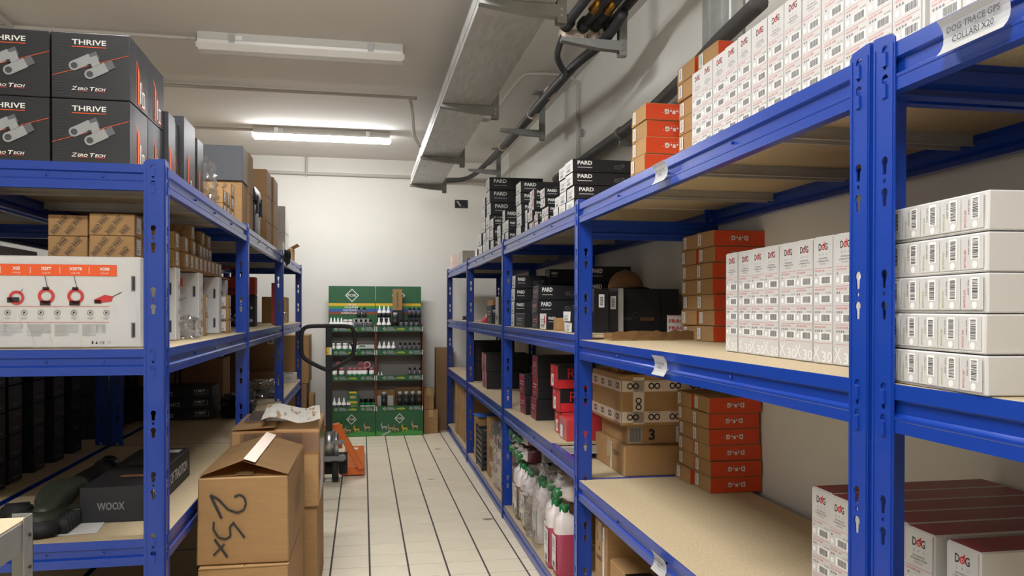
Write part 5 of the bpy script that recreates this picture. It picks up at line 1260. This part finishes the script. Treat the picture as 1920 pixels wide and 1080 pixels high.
for k in range(2):
    o = item('green_box', 'green carton with a yellow band, %s of two' % ['lower', 'upper'][k], 'box', carton(.11, .08, .105, 'greenc' if k else 'greenl'), PW_, -.105, 8.60, ZS[3] + k * .106, 0, 'green cartons on the left display'); D = Deco(); D.rect(-.04, .025, .08, .02, 'yellow'); D.rect(-.03, -.03, .06, .03, 'deer'); put('printed_band', D.mesh('printed_band'), o, '-y', (.11, .08, .105))
o = item('carton', 'kraft carton with white papers on the right display', 'box', carton(.20, .1, .21, 'kraft'), PW_, .245, 8.70, ZS[3]); D = Deco(); D.rect(-.09, -.07, .06, .11, 'paper'); D.rect(.02, -.07, .06, .11, 'paper'); put('leaflets', D.mesh('leaflets'), o, '-y', (.2, .1, .21))
item('carton', 'kraft tray behind the aerosol cans on the right display', 'box', carton(.265, .08, .23, 'kraftd'), PW_, .493, 8.72, ZS[3])
shelf_row('can', .225, 1, 3, 'right', ', alone'); shelf_row('can', .395, 4, 3, 'right', '', sp=.07)
for x, z, m_ in ((-.255, .79, 'rose'), (-.02, .79, 'rose'), (.045, .79, 'redp')):
    bm = bmesh.new(); tube(bm, [(0, -.006, 0), (0, .006, 0)], .036, 16); o = item('round_sign', 'round rose sign above the third shelf, %s' % ('left' if x < -.2 else 'middle' if x < 0 else 'right, white rim'), 'sign', mesh_from(bm, 'disc', m_ if x < .03 else 'capw'), PW_, x, 8.60, .765, 0, 'round signs on the left display')
    o.location.z = .765
    if x > .03: bm = bmesh.new(); tube(bm, [(0, -.0075, 0), (0, -.005, 0)], .024, 14); ob('centre', mesh_from(bm, 'centre', 'redp'), o)
# picture stuck on the end wall
o = item('wall_patch', 'small dark torn picture stuck high on the end wall', 'picture', box_mesh('wall_patch', -.075, .075, -.006, 0, 0, .095, 'blackm', .002), PW_, 1.115, 8.9995, 2.535)
D = Deco(); D.poly([(-.06, .03), (-.04, .035), (.0, -.02), (-.02, -.03)], 'greybox'); D.poly([(-.02, -.045), (.06, -.046), (.05, -.03), (.01, -.025)], 'inkd'); put('print', D.mesh('print'), o, '-y', (.15, .012, .095))
# ------------------------------------------------------------------ cable tray and services under the ceiling
tr_ = bpy.data.objects.new('cable_tray', None); COL.objects.link(tr_); tr_.location = (.615, 0, 2.60); tag(tr_, 'long galvanised steel cable tray hung below the ceiling', 'cable tray')
bm = bmesh.new()
for (a, b) in ((1.2, 4.55), (4.555, 6.9), (6.905, 7.85)):
    extrude_poly(bm, [(-.15, 0), (.15, 0), (.15, .09), (.147, .09), (.147, .003), (-.147, .003), (-.147, .09), (-.15, .09)], 'y', a, b)
    break
segs = [(1.2, 4.70), (4.703, 6.45), (6.453, 7.86)]
bm.free()
for a, b in segs:
    bm = bmesh.new(); extrude_poly(bm, [(-.15, 0), (.15, 0), (.15, .09), (.147, .09), (.147, .003), (-.147, .003), (-.147, .09), (-.15, .09)], 'y', a, b); fix(bm); ob('tray_length', mesh_from(bm, 'tray_length', 'galv'), tr_)
    ob('tray_lid', box_mesh('tray_lid', -.152, .152, a, b, .0905, .0925, 'galv'), tr_)
    ob('side_rib', box_mesh('side_rib', -.1525, -.1501, a, b, .03, .034, 'galv'), tr_)
def bracket(x0, x1, y, z, label, parent=None, m='galvdark', up=ZC):
    """cantilever arm from a hanging channel; x1 is the channel side"""
    r = bpy.data.objects.new('ceiling_bracket', None); COL.objects.link(r); r.location = (x1, y, up); tag(r, label, 'bracket', 'cantilever brackets under the ceiling')
    L = x1 - x0; h = up - z
    bm = bmesh.new(); extrude_poly(bm, [(-L, -h), (-L, -h - .018), (-L * .35, -h - .045), (0, -h - .05), (0, -h)], 'y', -.022, .022); fix(bm); ob('arm', mesh_from(bm, 'arm', m), r)
    bm = bmesh.new(); extrude_poly(bm, [(0, -.022), (.04, -.022), (.04, .022), (0, .022), (0, .018), (.036, .018), (.036, -.018), (0, -.018)], 'z', -h - .075, -.004); fix(bm); c = ob('channel', mesh_from(bm, 'channel', m), r)
    ob('ceiling_plate', box_mesh('ceiling_plate', -.05, .08, -.05, .05, -.006, 0, m), r)
    for z_ in (-h - .02, -h - .045):
        bm = bmesh.new(); tube(bm, [(.018, -.0225, z_), (.018, -.026, z_)], .006, 8); ob('bolt', mesh_from(bm, 'bolt', 'steel'), r)
    return r
for k, y in enumerate((3.12, 4.74, 6.37, 7.80)):
    bracket(.455, .775, y, 2.5985, 'grey bracket carrying the cable tray, %s' % nth(k + 1, 4, 'front').replace('frontmost', 'nearest').replace('last', 'farthest'))
for k, (y, x0, x1, z) in enumerate(((3.82, .975, 1.275, 2.72), (6.0, 1.04, 1.36, 2.765), (8.15, 1.085, 1.385, 2.835))):
    bracket(x0, x1, y, z, 'grey bracket under the black hoses, %s' % ['nearest', 'middle', 'farthest'][k])
# insulated hoses along the right wall
hs = bpy.data.objects.new('hose_bundle', None); COL.objects.link(hs); hs.location = (1.2, 3.8, 2.8); tag(hs, 'black insulated hoses running along below the ceiling', 'hoses')
def hob(nm, pts, r, m='hose', par=None, n=8, k=5):
    bm = bmesh.new(); tube(bm, [Vector(p) - Vector((1.2, 3.8, 2.8)) for p in smoothpath(pts, k)], r, n); return ob(nm, mesh_from(bm, nm, m, True), par or hs)
hob('hose', [(1.235, 3.62, 2.79), (1.215, 3.9, 2.74), (1.17, 4.3, 2.735), (1.19, 5.2, 2.775), (1.215, 6.0, 2.80), (1.24, 7.2, 2.84), (1.25, 8.1, 2.872), (1.21, 8.6, 2.86), (1.12, 8.85, 2.845), (.9, 8.94, 2.835), (.79, 8.945, 2.835)], .026)
hob('hose', [(1.225, 3.92, 2.77), (1.215, 4.35, 2.775), (1.235, 5.2, 2.80), (1.265, 6.0, 2.825), (1.29, 7.2, 2.86), (1.29, 8.1, 2.89)], .020)
for k, (x, z) in enumerate(((1.01, 2.80), (1.10, 2.80), (1.165, 2.81), (1.235, 2.81))):
    hob('hose', [(x, 3.86, z), (x + .02, 3.6, z + .02), (x + .05, 3.2, z + .05), (x + .10, 2.4, z + .05)], .024)
    bm = bmesh.new(); tube(bm, [(x - 1.2, .06, z - 2.8), (x - 1.2, .0, z - 2.8)], .036, 10); ob('hose_end', mesh_from(bm, 'hose_end', 'rubber', True), hs)
for x in (1.085, 1.155):
    bm = bmesh.new(); tube(bm, [(x - 1.2 + .012, -.14, .01), (x - 1.2 + .02, -.22, .03)], [.03, .018], 8); tube(bm, [(x - 1.2 + .02, -.22, .02), (x - 1.2 + .02, -.22, .085)], .012, 8); ob('brass_valve', mesh_from(bm, 'brass_valve', 'brass'), hs)
hob('sleeve', [(1.0, 3.9, 2.775), (1.06, 3.92, 2.77), (1.12, 3.9, 2.775)], .034, 'tapew'); hob('sleeve', [(1.16, 3.9, 2.78), (1.2, 3.93, 2.765), (1.25, 3.9, 2.79)], .036, 'tapew')
hob('hose', [(1.005, 3.9, 2.76), (1.0, 4.0, 2.69), (1.06, 4.12, 2.66), (1.12, 4.3, 2.70), (1.16, 4.5, 2.73)], .017)
for y, x, z in ((5.0, 1.2, 2.78), (5.6, 1.215, 2.79), (7.0, 1.245, 2.84)):
    bm = bmesh.new(); tube(bm, [(x - 1.2, y - 3.8 - .01, z - 2.8), (x - 1.2, y - 3.8 + .01, z - 2.8)], .040, 10); ob('cable_tie', mesh_from(bm, 'cable_tie', 'tapew'), hs)
# pipe and duct on the right wall
def tube_thing(nm, pts, r, m, label, cat, k=5, n=10, ends=None):
    bm = bmesh.new(); P0 = Vector(pts[0]); tube(bm, [p - P0 for p in smoothpath(pts, k)], r, n); o = ob(nm, mesh_from(bm, nm, m, True), None, P0); tag(o, label, cat); return o
o = tube_thing('wall_pipe', [(1.47, 5.9, 2.37), (1.47, 5.1, 2.375), (1.47, 4.1, 2.385), (1.44, 3.4, 2.41), (1.41, 2.95, 2.44), (1.40, 2.60, 2.46)], .033, 'pipe', 'grey insulated pipe along the right wall above the boxes', 'pipe')
for y in (5.4, 4.35, 3.25):
    bm = bmesh.new(); tube(bm, [(0, y - 5.9 - .02, .012), (0, y - 5.9 + .02, .012)], .038, 10); bx(bm, -.01, .064, y - 5.9 - .012, y - 5.9 + .012, -.06, -.03); ob('pipe_clip', mesh_from(bm, 'pipe_clip', 'galvdark'), o)
bm = bmesh.new(); bx(bm, -.035, .03, -.135, .135, 0, .92); bmesh.ops.bevel(bm, geom=bm.edges[:], offset=.006, segments=1, affect='EDGES')
dct = ob('wall_duct', mesh_from(bm, 'wall_duct', 'galv'), None, (1.5, 3.105, 2.13)); tag(dct, 'galvanised vertical duct rising along the right wall', 'duct')
for y in (-.06, .06): ob('duct_rib', box_mesh('duct_rib', -.040, -.0355, y - .006, y + .006, .0, .92, 'galv'), dct)
ob('duct_flange', box_mesh('duct_flange', -.05, .03, -.15, .15, .60, .62, 'galvdark'), dct)
# conduits
tube_thing('conduit', [(-2.6, 6.25, 3.035), (-1.0, 6.25, 3.035), (.3, 6.25, 3.035), (.36, 6.25, 3.02), (.385, 6.27, 2.9), (.40, 6.29, 2.75), (.452, 6.30, 2.66)], .013, 'conduit', 'grey conduit crossing the ceiling and bending into the tray', 'conduit')
tube_thing('conduit', [(-2.6, 5.13, 3.03), (-1.8, 5.13, 3.03), (-1.06, 5.13, 3.03)], .012, 'conduit', 'grey conduit feeding the unlit lamp', 'conduit')
tube_thing('conduit', [(-1.62, 7.62, 3.03), (-1.3, 7.62, 3.03), (-1.06, 7.62, 3.03)], .013, 'conduit', 'grey conduit feeding the glowing lamp', 'conduit')
tube_thing('conduit', [(-2.05, 1.0, 3.03), (-2.05, 5.0, 3.03), (-2.05, 8.98, 3.03)], .015, 'conduit', 'pale conduit running away along the ceiling at left', 'conduit')
tube_thing('conduit', [(.77, 5.3, 2.66), (.86, 5.35, 2.68), (.98, 5.42, 2.85), (1.1, 5.45, 3.0), (1.18, 5.45, 3.035), (1.42, 5.45, 3.035), (1.50, 5.45, 3.0), (1.515, 5.45, 2.9), (1.515, 5.45, 2.0)], .013, 'conduit', 'pale conduit from the tray up and down the right wall', 'conduit')
ob('clip', box_mesh('clip', -.012, .012, -.012, .012, -.025, .025, 'galvdark'), bpy.data.objects['conduit.004'], (.745, .05, -.05)) if 'conduit.004' in bpy.data.objects else None
tube_thing('conduit', [(-.62, 8.97, 3.05), (-.62, 8.965, 2.95), (-.62, 8.965, 2.84)], .012, 'conduit', 'short vertical conduit on the end wall', 'conduit')
tube_thing('conduit', [(-2.6, 8.98, 2.875), (-.6, 8.978, 2.872), (.9, 8.978, 2.868), (1.5, 8.978, 2.865)], .018, 'conduit', 'pale conduit along the top of the end wall', 'conduit')
o = item('junction_box', 'small square junction box on the ceiling conduit', 'box', box_mesh('junction_box', -.045, .045, -.045, .045, -.05, 0, 'conduit', .004), PW_, -1.66, 7.62, ZC)
